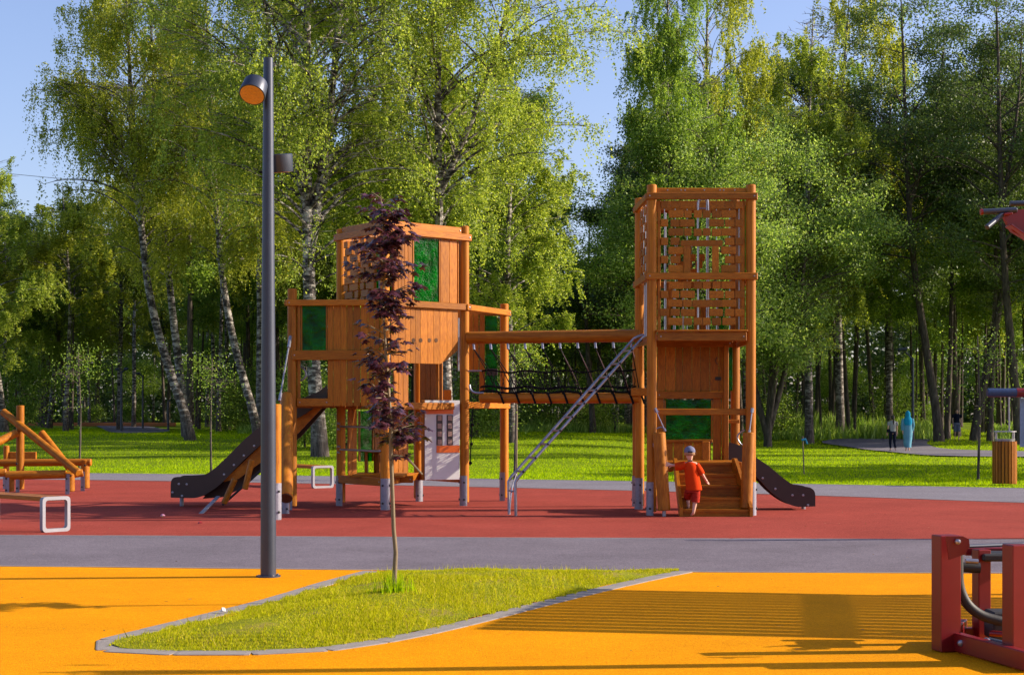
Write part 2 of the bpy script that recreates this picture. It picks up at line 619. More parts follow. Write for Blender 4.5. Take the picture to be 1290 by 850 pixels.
kerb_run([p for p in near_top if -9 < p.x < 9], .03, 1.0, .012, 'path_edging')

# island outline (outside of its kerb)
isl_px = [(458, 719.5), (400, 735), (330, 756), (250, 776), (180, 793), (135, 803), (112, 811), (109, 817), (135, 823), (200, 826), (300, 826.5),
          (400, 822.5), (460, 815.5), (530, 803), (600, 787), (680, 766), (760, 746), (830, 730), (874, 721)]
isl = catmull([G(a, b) for a, b in isl_px], 6)
def offset(pl, d, closed=True):
    out = []
    N = len(pl)
    for i in range(N):
        a = pl[(i - 1) % N] if (closed or i > 0) else pl[i]; b = pl[(i + 1) % N] if (closed or i < N - 1) else pl[i]
        t = (b - a); t.z = 0; t.normalize()
        out.append(pl[i] + V((-t.y, t.x, 0)) * d)
    return out
kerb_run(offset(isl, .09, False), .18, .5, .013, 'island_kerb', .04)
inner = offset(isl, .18, False)
def inside(x, y, poly):
    c = False
    n = len(poly)
    j = n - 1
    for i in range(n):
        xi, yi, xj, yj = poly[i].x, poly[i].y, poly[j].x, poly[j].y
        if (yi > y) != (yj > y) and x < (xj - xi) * (y - yi) / (yj - yi) + xi: c = not c
        j = i
    return c
def edgedist(x, y, poly):
    P = np.array([(p.x, p.y) for p in poly]); Q = np.roll(P, -1, 0)
    d = Q - P; L = (d ** 2).sum(1) + 1e-9
    t = np.clip(((x - P[:, 0]) * d[:, 0] + (y - P[:, 1]) * d[:, 1]) / L, 0, 1)
    return math.sqrt((((P + d * t[:, None]) - np.array((x, y))) ** 2).sum(1).min())
def mound(x, y):
    return .012 + .08 * ss(0, .9, edgedist(x, y, inner)) + .010 * math.sin(x * 5.1) * math.cos(y * 4.3)
def island():
    bm = bmesh.new()
    bm.faces.new([bm.verts.new((p.x, p.y, .03)) for p in inner])
    bmesh.ops.triangulate(bm, faces=bm.faces)
    for _ in range(5):
        es = [e for e in bm.edges if e.calc_length() > .22]
        if not es: break
        bmesh.ops.subdivide_edges(bm, edges=es, cuts=1, use_grid_fill=False)
        bmesh.ops.triangulate(bm, faces=bm.faces)
    for v in bm.verts: v.co.z = mound(v.co.x, v.co.y)
    for f in bm.faces:
        if f.normal.z < 0: f.normal_flip()
    me = bpy.data.meshes.new("grass_island"); bm.to_mesh(me); bm.free()
    me.materials.append(M['turf'])
    tag(link("grass_island", me), kind='structure')
island()

def blades(name, P, H, Wd, m, lean=.5, label=None):
    """P (n,3) bases -> one mesh of curved 3-vertex blades"""
    n = len(P)
    a = rng.uniform(0, 2 * np.pi, n)
    sx, sy = np.cos(a) * Wd / 2, np.sin(a) * Wd / 2
    la = rng.uniform(0, 2 * np.pi, n); lm = rng.uniform(0, lean, n) * H
    v = np.empty((n, 3, 3))
    v[:, 0] = P + np.stack([-sx, -sy, np.full(n, -.005)], 1)
    v[:, 1] = P + np.stack([sx, sy, np.full(n, -.005)], 1)
    v[:, 2] = P + np.stack([np.cos(la) * lm, np.sin(la) * lm, H], 1)
    me = bpy.data.meshes.new(name)
    me.vertices.add(n * 3); me.loops.add(n * 3); me.polygons.add(n)
    me.vertices.foreach_set("co", v.ravel())
    me.loops.foreach_set("vertex_index", np.arange(n * 3, dtype=np.int32))
    me.polygons.foreach_set("loop_start", np.arange(0, n * 3, 3, dtype=np.int32))
    me.materials.append(m)
    me.update()
    o = link(name, me)
    return tag(o, label, 'grass', None, 'stuff')

def island_grass():
    xs = [p.x for p in inner]; ys = [p.y for p in inner]
    # grid lookup of the mound
    pts = []
    x0, x1, y0, y1 = min(xs), max(xs), min(ys), max(ys)
    g = .1
    cells = []
    for i in range(int((x1 - x0) / g) + 1):
        for j in range(int((y1 - y0) / g) + 1):
            cx, cy = x0 + (i + .5) * g, y0 + (j + .5) * g
            if inside(cx, cy, inner): cells.append((cx, cy, mound(cx, cy), noise.noise((cx * 1.3, cy * 1.3, 3))))
    C = np.array(cells)
    w = np.clip(1 + C[:, 3] * 2.0, .12, 2.2); w /= w.sum()
    n = 100000
    idx = rng.choice(len(C), n, p=w)
    P = np.stack([C[idx, 0] + rng.uniform(-.06, .06, n), C[idx, 1] + rng.uniform(-.06, .06, n), C[idx, 2]], 1)
    H = rng.uniform(.008, .020, n) * (1 + 1.1 * C[idx, 3]) + (rng.random(n) < .012) * rng.uniform(.02, .06, n)
    blades("island_grass", P, H, rng.uniform(.005, .010, n), M['blade'], .9, 'short yellow green grass on the pointed island among yellow rubber')
    # tall tuft round the maple stem
    n = 260
    r = np.abs(rng.normal(0, .09, n)); a = rng.uniform(0, 6.28, n)
    P = np.stack([MX + r * np.cos(a), MY + r * np.sin(a), np.full(n, mound(MX, MY))], 1)
    blades("grass_tuft", P, rng.uniform(.06, .2, n), rng.uniform(.006, .010, n), M['lawnblade'], .5, 'longer grass tuft at the foot of the purple maple')
MX, MY = -.978, 13.27
island_grass()

def interp_edge(e, x):
    for a, b in zip(e[:-1], e[1:]):
        if a.x <= x <= b.x: return a.y + (b.y - a.y) * (x - a.x) / (b.x - a.x)
    return e[-1].y if x > e[-1].x else e[0].y
FX = np.array([p.x for p in far_far]); FY = np.array([p.y for p in far_far])
PATHS = []   # polygons of far paths, grass keeps off them
def far_paths():
    def poly(name, px):
        pts = catmull([ghit(a, b) for a, b in px], 4, True)
        PATHS.append(pts)
        bm = bmesh.new()
        bm.faces.new([bm.verts.new((p.x, p.y, 0)) for p in pts])
        bmesh.ops.triangulate(bm, faces=bm.faces)
        for _ in range(5):
            es = [e for e in bm.edges if e.calc_length() > 2]
            if not es: break
            bmesh.ops.subdivide_edges(bm, edges=es, cuts=1); bmesh.ops.triangulate(bm, faces=bm.faces)
        for v in bm.verts: v.co.z = hgt(v.co.x, v.co.y) + .05
        for f in bm.faces:
            if f.normal.z < 0: f.normal_flip()
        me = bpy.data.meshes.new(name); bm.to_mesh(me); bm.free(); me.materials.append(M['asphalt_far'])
        tag(link(name, me), kind='structure')
    poly("woodland_path", [(118, 532), (165, 531), (180, 536), (215, 543.5), (150, 546), (128, 540)])
    poly("park_path", [(1035, 557), (1090, 551.5), (1150, 549.5), (1172, 553), (1168, 560), (1200, 567), (1330, 571), (1330, 576.5), (1180, 575), (1120, 570), (1070, 564)])
far_paths()

def lawn_grass():
    n = 210000
    t = rng.random(n) ** 1.6
    D = 33 + (96 - 33) * t
    X = rng.uniform(-.35, .35, n) * D
    edge = np.interp(X, FX, FY)
    keep = D > edge + .03
    X, D = X[keep], D[keep]
    # tight fringe at the far path's edge
    xe = rng.uniform(-13, 12, 9000)
    De = np.interp(xe, FX, FY) + np.abs(rng.normal(0, .25, 9000)) + .04
    X = np.concatenate([X, xe]); D = np.concatenate([D, De])
    m = np.ones(len(X), bool)
    for P in PATHS:
        pa = [(p.x, p.y) for p in P]
        c = np.zeros(len(X), bool)
        j = len(pa) - 1
        for i in range(len(pa)):
            xi, yi = pa[i]; xj, yj = pa[j]
            with np.errstate(divide='ignore', invalid='ignore'):
                hit = ((yi > D) != (yj > D)) & (X < (xj - xi) * (D - yi) / (yj - yi + 1e-12) + xi)
            c ^= hit; j = i
        m &= ~c
    X, D = X[m], D[m]
    Z = np.array([hgt(a, b) for a, b in zip(X, D)])
    n = len(X)
    cl = np.array([noise.noise((a * .45, b * .45, 0)) for a, b in zip(X, D)])
    H = rng.uniform(.025, .06, n) * (1 + 1.0 * np.clip(cl, -.5, 1)) + .05 * ss(0, 1, .0) + np.clip((D - 60) / 60, 0, .5) * .12
    blades("lawn_grass", np.stack([X, D, Z], 1), H, rng.uniform(.014, .03, n), M['lawnblade'], .8, 'mown bright lawn between the playground and the wood')
    # taller verge weeds in front of the wood
    n = 80000
    D = rng.uniform(74, 100, n)
    X = rng.uniform(-.35, .35, n) * D
    cl = np.array([noise.noise((a * .16, b * .22, 5)) for a, b in zip(X, D)])
    right = X > 1.0
    PXL = CXP + X / D * FPX
    keep = (cl > -.02) & np.where(right, D > 80, D > 78) & (PXL > 300) & ~((PXL > 1180) & (PXL < 1250))
    X, D, cl = X[keep], D[keep], cl[keep]
    m = np.ones(len(X), bool)
    Z = np.array([hgt(a, b) for a, b in zip(X, D)])
    H = rng.uniform(.18, .62, len(X)) * (.35 + 1.6 * np.clip(cl, 0, 1)) * np.where(X > 14, 1.8, 1.15)
    blades("verge_weeds", np.stack([X, D, Z], 1), H, rng.uniform(.05, .13, len(X)), M['weed'], .7, 'tall pale weeds and grass along the edge of the wood')
lawn_grass()

# ------------------------------------------------------------------ trees
def tube_np(acc, pts, rs, n):
    """append a tube to acc=(verts list of arrays, faces list, offset)"""
    pts = np.asarray(pts, float); k = len(pts)
    d = np.gradient(pts, axis=0); d /= np.linalg.norm(d, axis=1)[:, None] + 1e-9
    up = np.array([1., 0, 0]) if abs(d[0, 2]) > .7 else np.array([0, 0, 1.])
    x = np.cross(d, up); x /= np.linalg.norm(x, axis=1)[:, None] + 1e-9
    y = np.cross(d, x)
    a = np.linspace(0, 2 * np.pi, n, endpoint=False)
    ring = pts[:, None, :] + np.asarray(rs)[:, None, None] * (np.cos(a)[None, :, None] * x[:, None, :] + np.sin(a)[None, :, None] * y[:, None, :])
    o = acc['n']
    acc['v'].append(ring.reshape(-1, 3))
    i = np.arange(k - 1)[:, None] * n; j = np.arange(n)[None, :]; j2 = (j + 1) % n
    f = np.stack([i + j, i + j2, i + n + j2, i + n + j], -1).reshape(-1, 4) + o
    acc['f'].append(f)
    acc['n'] += k * n

def quad_mesh(name, v, f, m, smooth=False):
    me = bpy.data.meshes.new(name)
    me.vertices.add(len(v)); me.loops.add(f.size); me.polygons.add(len(f))
    me.vertices.foreach_set("co", np.ascontiguousarray(v, dtype=np.float32).ravel())
    me.loops.foreach_set("vertex_index", np.ascontiguousarray(f, dtype=np.int32).ravel())
    me.polygons.foreach_set("loop_start", np.arange(0, f.size, f.shape[1], dtype=np.int32))
    if smooth: me.polygons.foreach_set("use_smooth", np.ones(len(f), bool))
    me.materials.append(m)
    me.update()
    return me

def leaf_quads(r, C, size, aspect=.62, down=.0):
    n = len(C)
    u = r.normal(0, 1, (n, 3)); u[:, 2] -= down * 1.5
    u /= np.linalg.norm(u, axis=1)[:, None] + 1e-9
    w = r.normal(0, 1, (n, 3)); w -= u * (w * u).sum(1)[:, None]
    w /= np.linalg.norm(w, axis=1)[:, None] + 1e-9
    s = size[:, None]
    v = np.empty((n, 4, 3))
    v[:, 0] = C - u * s * .5
    v[:, 1] = C + w * s * .5 * aspect - u * s * .08
    v[:, 2] = C + u * s * .5
    v[:, 3] = C - w * s * .5 * aspect - u * s * .08
    return v.reshape(-1, 3), np.arange(n * 4, dtype=np.int32).reshape(-1, 4)

def tree_meshes(name, seed, H, r0, path, cb, Rc, nl, leaves, leafsize, style, lmat, bmat, top=.25, forks=(), strand=1.3):
    """path: list of (t, dx, dy) offsets of the trunk axis at height fraction t.
    cb: crown base fraction; Rc: crown radius; style: 'weep' or 'bush'"""
    r = np.random.default_rng(seed)
    T = np.array([p[0] for p in path]); DX = np.array([p[1] for p in path]); DY = np.array([p[2] for p in path])
    def ax(t):
        return np.array([np.interp(t, T, DX), np.interp(t, T, DY), t * H])
    acc = {'v': [], 'f': [], 'n': 0}
    ts = np.linspace(0, 1, 26)
    jit = np.cumsum(r.normal(0, .012 * H / 20, (26, 2)), 0)
    pts = np.array([ax(t) for t in ts]); pts[:, :2] += jit
    pts[:, 0] = np.convolve(np.pad(pts[:, 0], 2, 'edge'), np.ones(5) / 5, 'valid')
    rad = r0 * (1 - ts) ** .85 + .012
    rad[0] *= 1.35; rad[1] *= 1.08
    pts[0, 2] = -.3
    tube_np(acc, pts, rad, 12)
    stems = [(pts, rad)]
    for (t0, t1, dx, dy) in forks:       # secondary stems
        k = 14
        tt = np.linspace(0, 1, k)
        b = np.array([np.interp(t0, ts, pts[:, c]) for c in range(3)])
        e = np.array([b[0] + dx, b[1] + dy, t1 * H])
        q = b + (e - b) * tt[:, None]
        q[:, 0] += dx * .25 * np.sin(tt * np.pi); q[:, 1] += dy * .25 * np.sin(tt * np.pi)
        rr = np.interp(t0, ts, rad) * .75 * (1 - tt) ** .8 + .01
        tube_np(acc, q, rr, 8)
        stems.append((q, rr))
    anchors = []
    prof = lambda t: (np.sin(np.pi * np.clip((t - cb) / (1 - cb), 0, 1) ** .75) ** .75) * (1 - top * t) + .18
    for si, (sp, sr) in enumerate(stems):
        zf = sp[:, 2] / H
        m = nl if si == 0 else nl // 2
        for _ in range(m):
            t = r.uniform(max(cb, zf[0] + .02), min(.98, zf[-1]))
            b = np.array([np.interp(t, zf, sp[:, c]) for c in range(3)])
            rb = np.interp(t, zf, sr)
            az = r.uniform(0, 2 * np.pi)
            L = Rc * prof(t) * r.uniform(.65, 1.15)
            el0 = R(r.uniform(35, 65)) if style == 'weep' else R(r.uniform(15, 55))
            k = 9
            s = np.linspace(0, 1, k)
            el = el0 - s * (R(60) if style == 'weep' else R(25))
            dl = L / (k - 1) * 1.15
            az2 = az + np.cumsum(r.normal(0, .09, k))
            d = np.stack([np.cos(el) * np.cos(az2), np.cos(el) * np.sin(az2), np.sin(el)], 1) * dl
            q = b + np.vstack([[0, 0, 0], np.cumsum(d[:-1], 0)])
            tube_np(acc, q, np.maximum(.006, min(rb * .45, .02 + L * .012) * (1 - s * .85)), 5)
            for _k in range(int(5 + L * 3)):
                u = r.uniform(.22, 1) ** .8
                p = np.array([np.interp(u, s, q[:, c]) for c in range(3)])
                az3 = az + r.choice([-1, 1]) * r.uniform(.4, 1.3)
                L2 = L * (1.15 - u) * r.uniform(.35, .7) + .25
                ee = r.uniform(-.2, .6)
                e = p + np.array([np.cos(az3) * np.cos(ee), np.sin(az3) * np.cos(ee), np.sin(ee)]) * L2
                if r.random() < .5:
                    tube_np(acc, np.array([p, (p + e) / 2 + [0, 0, .05 * L2], e]), [.012, .009, .005], 3)
                for w in r.uniform(.2, 1, int(2 + L2 * 3)):
                    anchors.append(p + (e - p) * w)
    tv = np.vstack(acc['v']); tf = np.vstack(acc['f'])
    tm = quad_mesh(name + "_trunk", tv, tf, bmat, True)
    A = np.array(anchors)
    # clumpiness: drop anchors in some cells of the crown volume
    keepf = np.array([noise.noise((a[0] * .42 + seed, a[1] * .42, a[2] * .36)) for a in A])
    A = A[keepf > r.uniform(-.26, .22, len(A))]
    ns = len(A)
    per = max(4, int(leaves / ns))
    if style == 'weep':
        L = r.uniform(.25, 1.0, ns) ** 1.2 * strand * 1.15
        s = r.random((ns, per))
        sway = r.normal(0, .22, (ns, 1, 2))
        P = np.empty((ns, per, 3))
        P[:, :, 2] = A[:, None, 2] + .12 - L[:, None] * s
        P[:, :, :2] = A[:, None, :2] + sway * (s[:, :, None] * L[:, None, None]) + r.normal(0, .055, (ns, per, 2))
    else:
        P = A[:, None, :] + r.normal(0, 1, (ns, per, 3)) * np.array([.36, .36, .26]) * r.uniform(.5, 1.4, (ns, 1, 1))
    P = P.reshape(-1, 3)
    sz = r.uniform(.7, 1.3, len(P)) * leafsize
    lv, lf = leaf_quads(r, P, sz, .66, .5 if style == 'weep' else .1)
    cm = quad_mesh(name + "_crown", lv, lf, lmat)
    return tm, cm

def place_tree(name, meshes, loc, label, group=None, rz=0, sc=1.0, cat='tree', lean=0):
    t = thing(name, loc, label, cat, group)
    t.rotation_euler = (0, lean, rz)
    t.scale = (sc, sc, sc) if not isinstance(sc, (tuple, list)) else sc
    link('trunk', meshes[0], t); link('crown', meshes[1], t)
    return t

def base(px, D):
    x = (px - CXP) / FPX * D
    return V((x, D, hgt(x, D) - .02))
def grow():
    st = [(0, 0, 0), (1, 0, 0)]
    T = {}
    # bespoke front trees
    T['big'] = tree_meshes("big_birch", 11, 24, .235, [(0, 0, 0), (.15, -.42, 0), (.4, -.6, 0), (1, -.3, 0)], .22, 4.8, 74, 125000, .085, 'weep', M['leaf_birch'], M['birch'],
                           forks=[(.26, .95, 1.3, .3), (.34, .8, -1.6, -.5)], strand=1.5)
    T['tall'] = tree_meshes("tall_birch", 12, 23, .19, [(0, 0, 0), (.3, -.35, 0), (.6, -.4, 0), (1, .3, 0)], .22, 4.8, 74, 125000, .085, 'weep', M['leaf_birch'], M['birch'],
                            forks=[(.38, .9, 3.0, 0)], strand=1.4)
    T['lean'] = tree_meshes("leaning_birch", 13, 20, .22, [(0, 0, 0), (.12, -1.15, 0), (.3, -2.3, 0), (.6, -3.0, 0), (1, -3.4, 0)], .33, 4.0, 66, 95000, .09, 'weep', M['leaf_olive'], M['birch'],
                            forks=[(.34, .88, -1.0, .4)], strand=1.8)
    T['weepA'] = tree_meshes("weeping_birch", 21, 19, .17, [(0, 0, 0), (.5, .2, 0), (1, -.2, 0)], .24, 3.5, 50, 80000, .095, 'weep', M['leaf_birch'], M['birch'], strand=1.5)
    T['weepB'] = tree_meshes("olive_birch", 22, 20, .18, [(0, 0, 0), (.5, -.3, 0), (1, .3, 0)], .30, 3.8, 54, 80000, .095, 'weep', M['leaf_olive'], M['birch'], strand=1.6)
    T['weepC'] = tree_meshes("green_birch", 34, 21, .16, [(0, 0, 0), (.5, .2, 0), (1, .1, 0)], .26, 3.3, 54, 95000, .095, 'weep', M['leaf_mid'], M['birch'], strand=1.7)
    T['bushA'] = tree_meshes("grey_willow", 23, 13, .13, [(0, 0, 0), (.5, .4, 0), (1, .2, 0)], .20, 3.4, 50, 80000, .10, 'bush', M['leaf_grey'], M['bark'],
                             forks=[(.04, .85, 1.7, .3), (.03, .9, -1.6, .2), (.06, .8, .6, -1)])
    T['bushB'] = tree_meshes("green_aspen", 24, 18, .17, [(0, 0, 0), (.5, .3, 0), (1, 0, 0)], .24, 3.4, 56, 90000, .10, 'bush', M['leaf_mid'], M['bark'])
    T['airy'] = tree_meshes("airy_alder", 25, 21, .20, [(0, 0, 0), (.15, -.55, 0), (.4, -1.4, 0), (1, -1.9, 0)], .28, 3.4, 46, 40000, .11, 'bush', M['leaf_dark'], M['bark'], forks=[(.5, .9, 1.6, 0)])
    T['wood1'] = tree_meshes("wood_tree", 26, 18, .15, [(0, 0, 0), (.5, .3, 0), (1, .2, 0)], .42, 2.9, 34, 26000, .13, 'bush', M['leaf_mid'], M['bark'])
    T['wood2'] = tree_meshes("wood_birch", 27, 18, .12, [(0, 0, 0), (.5, -.2, 0), (1, .2, 0)], .42, 2.7, 34, 26000, .13, 'weep', M['leaf_olive'], M['birch'])
    T['wood3'] = tree_meshes("dark_wood_tree", 28, 19, .15, [(0, 0, 0), (.5, .5, 0), (1, .2, 0)], .40, 3.2, 36, 28000, .14, 'bush', M['leaf_dark'], M['bark'])
    T['pole'] = tree_meshes("pole_tree", 33, 15, .075, [(0, 0, 0), (.5, .2, 0), (1, .5, 0)], .5, 1.7, 20, 9000, .13, 'bush', M['leaf_mid'], M['bark'])
    T['thicket'] = tree_meshes("thicket", 29, 5.5, .06, st, .06, 1.9, 26, 15000, .11, 'bush', M['leaf_mid'], M['bark'])
    T['spray'] = tree_meshes("shrub", 30, 2.4, .03, st, .05, .95, 18, 7000, .085, 'bush', M['leaf_mid'], M['bark'])
    T['sap'] = tree_meshes("sapling", 31, 3.4, .022, [(0, 0, 0), (.5, .05, 0), (1, -.04, 0)], .48, .5, 11, 900, .055, 'bush', M['leaf_mid'], M['bark'])
    P = place_tree
    P('birch_tree', T['big'], base(406, 52), 'thick old birch just left of the wooden fort with forked white upper stems')
    P('birch_tree', T['tall'], base(566, 54), 'tall birch rising straight behind the upper wooden box of the left fort')
    P('birch_tree', T['lean'], base(247, 62), 'birch with white trunk leaning furthest left above the lawn', sc=(.84, .84, .93))
    P('birch_tree', T['lean'], base(332, 60), 'second leaning birch close behind the top of the long slide', rz=R(-12), sc=(.72, .72, .92))
    P('birch_tree', T['weepB'], base(236, 66), 'slimmer upright birch standing right behind the leaning birch', rz=R(50), lean=R(-7), sc=.97)
    P('birch_tree', T['weepB'], base(150, 90), 'drooping olive green birch at the left of the tall group with hanging twigs', rz=R(120), sc=(.9, .9, .72))
    P('birch_tree', T['weepA'], base(6, 78), 'short pale birch with leaning white trunk at the far left edge', rz=R(200), sc=(1.1, 1.1, .74), lean=R(6))
    P('birch_tree', T['weepA'], base(62, 92), 'thin leaning birch behind the log climbing frame', rz=R(10), sc=(.9, .9, .66), lean=R(4))
    P('birch_tree', T['weepA'], base(486, 57), 'bright green birch filling the gap between the two tallest birches', rz=R(80), sc=1.12)
    P('birch_tree', T['weepB'], base(330, 72), 'olive birch whose crown spreads behind the tall street lamp', rz=R(-60), sc=1.08)
    P('birch_tree', T['weepA'], base(645, 60), 'lower birch at the right end of the left group above the rope bridge', rz=R(160), sc=(1.0, 1.0, .74))
    P('leafy_tree', T['bushB'], base(596, 66), 'fresh green tree with low dense crown behind the rope bridge', rz=R(30), sc=(1.0, 1.0, .86))
    P('birch_tree', T['weepC'], base(846, 66), 'dense green birch at the left end of the right group by the gap of sky', rz=R(210), sc=(.82, .82, 1.05))
    P('birch_tree', T['weepB'], base(892, 72), 'tallest olive birch rising behind the square net tower', rz=R(-100), sc=(.9, .9, 1.18))
    P('willow_tree', T['bushA'], base(966, 72), 'grey green willow with several stems just right of the net tower', rz=R(0), sc=1.16)
    P('willow_tree', T['bushA'], base(862, 66), 'rounded willow with silvery leaves directly behind the net tower', rz=R(140), sc=(1.05, 1.05, 1.04))
    P('birch_tree', T['weepA'], base(1020, 76), 'light crowned birch between the willow and the dark leaning tree', rz=R(140), sc=1.10)
    P('birch_tree', T['weepB'], base(1060, 84), 'birch with dark and pale twin trunks beside the curving path', rz=R(-20), sc=1.2)
    P('alder_tree', T['airy'], base(1186, 78), 'tall dark alder leaning left just right of the two walkers', rz=0, sc=1.1)
    P('alder_tree', T['airy'], base(1225, 80), 'dark straight alder nearly behind the young staked sapling', rz=R(190), sc=1.06, lean=R(-3))
    P('alder_tree', T['airy'], base(1285, 74), 'dark alder at the right edge of the photo behind the litter bin', rz=R(40), sc=1.05)
    P('birch_tree', T['weepC'], base(1120, 90), 'olive birch filling the sky behind the dark leaning alder', rz=R(77), sc=1.15)
    P('birch_tree', T['weepA'], base(1245, 92), 'olive birch filling the sky at the right edge behind the alders', rz=R(17), sc=1.2)
    # trees standing to the right of the picture: they shade the right of the wood and streak the lawn
    for i, (x, y, k, s) in enumerate([(30, 72, 'weepB', 1.0), (35, 79, 'bushB', 1.1), (33, 88, 'wood3', 1.1), (44, 75, 'wood3', 1.1), (50, 82, 'wood1', 1.1), (55, 90, 'wood3', 1.2),
                                      (22.5, 54, 'weepB', (.45, .45, .95)), (27.5, 66, 'weepB', (.5, .5, 1.0)), (25, 59.5, 'weepA', (.5, .5, .9)), (16.3, 38.7, 'bushB', (.55, .55, .34)), (17.4, 41.3, 'bushB', (.6, .6, .42)), (18.6, 44.3, 'bushB', (.6, .6, .42)), (19.6, 47.2, 'bushB', (.6, .6, .44))]):
        P('park_tree', T[k], (x, y, hgt(x, y) - .02), 'tree standing beyond the right edge of the photo', 'trees beyond the right edge', rz=i * 1.3, sc=s)
    # the wood: rows of slender trees, each a thing
    rr = random.Random(5)
    pts = []
    tries = 0
    while len(pts) < 190 and tries < 9000:
        tries += 1
        y = 80 + 68 * rr.random() ** 1.25
        x = rr.uniform(-.37, .40) * y
        px = CXP + x / y * FPX
        if 95 < px < 225 and y < 110: continue
        if 715 < px < 742 and y < 125: continue
        if 1100 < px < 1190 and y < 96: continue
        if all((x - a) ** 2 + (y - b) ** 2 > 2.6 ** 2 for a, b, _ in pts): pts.append((x, y, px))
    for (x, y, px) in pts:
        left = px < 700
        k = rr.choice(['wood2', 'wood2', 'wood1', 'wood3'] if left else ['wood3', 'wood1', 'wood2', 'wood3'])
        s = rr.uniform(.85, 1.12)
        sz = s
        if 665 < px < 800: sz *= .50 + .08 * rr.random()
        elif px < 120: sz *= .66
        elif left: sz *= .88
        lab = {'wood1': 'slender green tree standing in the dense wood behind the lawn', 'wood2': 'slender pale stemmed birch standing in the dense wood behind the lawn',
               'wood3': 'dark stemmed tree standing in the dense wood behind the lawn'}[k]
        P({'wood2': 'birch_tree'}.get(k, 'wood_tree'), T[k], (x, y, hgt(x, y) - .02), lab, {'wood1': 'green trees in the wood', 'wood2': 'birches in the wood', 'wood3': 'dark trees in the wood'}[k], rz=rr.uniform(0, 6.28), sc=(s, s, sz))
    for i in range(95):
        y = rr.uniform(86, 128); x = rr.uniform(-.36, .37) * y; px = CXP + x / y * FPX
        if (95 < px < 225 and y < 112) or (1100 < px < 1190 and y < 98): continue
        s = rr.uniform(.8, 1.15)
        P('wood_tree', T['pole'], (x, y, hgt(x, y) - .02), 'very thin bare stemmed young tree crowded among the trunks of the wood', 'thin young trees in the wood', rz=rr.uniform(0, 6.28), sc=(s, s, s * (.6 if 665 < px < 800 else .8)), lean=rr.uniform(-.06, .06))
    # low thicket at the back, shrubs in front
    for i in range(20):
        y = rr.uniform(112, 150); x = -.36 * y + (i + rr.random()) / 20 * .75 * y
        P('thicket_bush', T['thicket'], (x, y, hgt(x, y) - .05), 'leafy understorey bush deep among the trunks of the wood', 'understorey bushes', rz=rr.uniform(0, 6), sc=rr.uniform(.7, 1.25), cat='bush')
    for (px, D, s, lb) in [(436, 56, 1.15, 'round leafy shrub right of the thick birch trunk under the fort'), (384, 57, 1.0, 'leafy shrub left of the thick birch trunk behind the slide'),
                           (455, 62, 1.3, 'taller shrub behind the steel rungs under the left fort'), (285, 88, 1.0, 'light green shrub at the wood edge between the two leaning birches'),
                           (985, 84, .9, 'small shrub at the foot of the many stemmed willow'), (1130, 100, 1.3, 'pale shrub at the wood edge behind the two walkers'),
                           (745, 82, 1.2, 'shrub at the wood edge seen below the rope bridge'), (680, 86, 1.0, 'low shrub at the wood edge left of the steel ladder'),
                           (600, 66, 1.2, 'shrub seen between the two right posts of the left fort'), (20, 86, 1.5, 'bush behind the log climbing frame at the left edge'),
                           (330, 90, 1.4, 'bush behind the second leaning birch')]:
        P('shrub', T['spray'], base(px, D), lb, None, rz=px, sc=s, cat='shrub')
    # far wood: one mass, nobody could count it
    n = 170000
    r2 = np.random.default_rng(99)
    a = r2.uniform(-.42, .44, n); D = r2.uniform(158, 185, n)
    X = a * D
    hmax = np.array([15 + 4 * noise.noise((x * .06, 1, 1)) + 2 * noise.noise((x * .3, 2, 1)) for x in X])
    Z = r2.uniform(0, 1, n) * hmax + .3
    C = np.stack([X, D, Z], 1)
    keep = np.array([noise.noise((c[0] * .35, c[1] * .3, c[2] * .5)) for c in C[:, :]]) > -.25
    v, f = leaf_quads(r2, C[keep], r2.uniform(.35, .75, keep.sum()), .7)
    tag(link("far_wood", quad_mesh("far_wood", v, f, M['leaf_dark'])), 'mass of dark foliage closing the view far behind the trunks', 'woodland', None, 'stuff')
    return T
TREES = grow()

def saplings():
    for (px, D, h, lab, stake) in [(100, 45, 1.0, 'young tree with a few leaves right of the log climbing frame', False), (266, 42.5, .9, 'thin sapling on the lawn left of the long slide', False),
                            (1232, 37, 1.0, 'young leafy sapling just left of the wooden litter bin', False), (648, 37.5, .95, 'staked sapling seen beside the foot of the steel ladder', True)]:
        t = place_tree('sapling', TREES['sap'], base(px, D), lab, None, rz=px, sc=h)
        if stake:
            rod('stake', M['sapbark'], t, V((.08, 0, 0)) + V(t.location), V(t.location) + V((.1, 0, 1.9)), .02)
    t = thing('sapling_stake', base(1013, 41), 'thin dark stake with a blue ribbon on the lawn right of the net tower', 'stake')
    p = V(t.location)
    rod('stake', M['sapbark'], t, p, p + V((-.04, 0, 1.0)), .018)
    part('ribbon', simple("blue_ribbon", (.03, .3, .5), .7), t, lambda b: (b.beam(p + V((-.07, -.03, .9)), p + V((.04, -.03, .93)), .05, .05, .01), b.beam(p + V((.03, -.03, .93)), p + V((.08, -.03, .8)), .02, .04, .005)))
saplings()

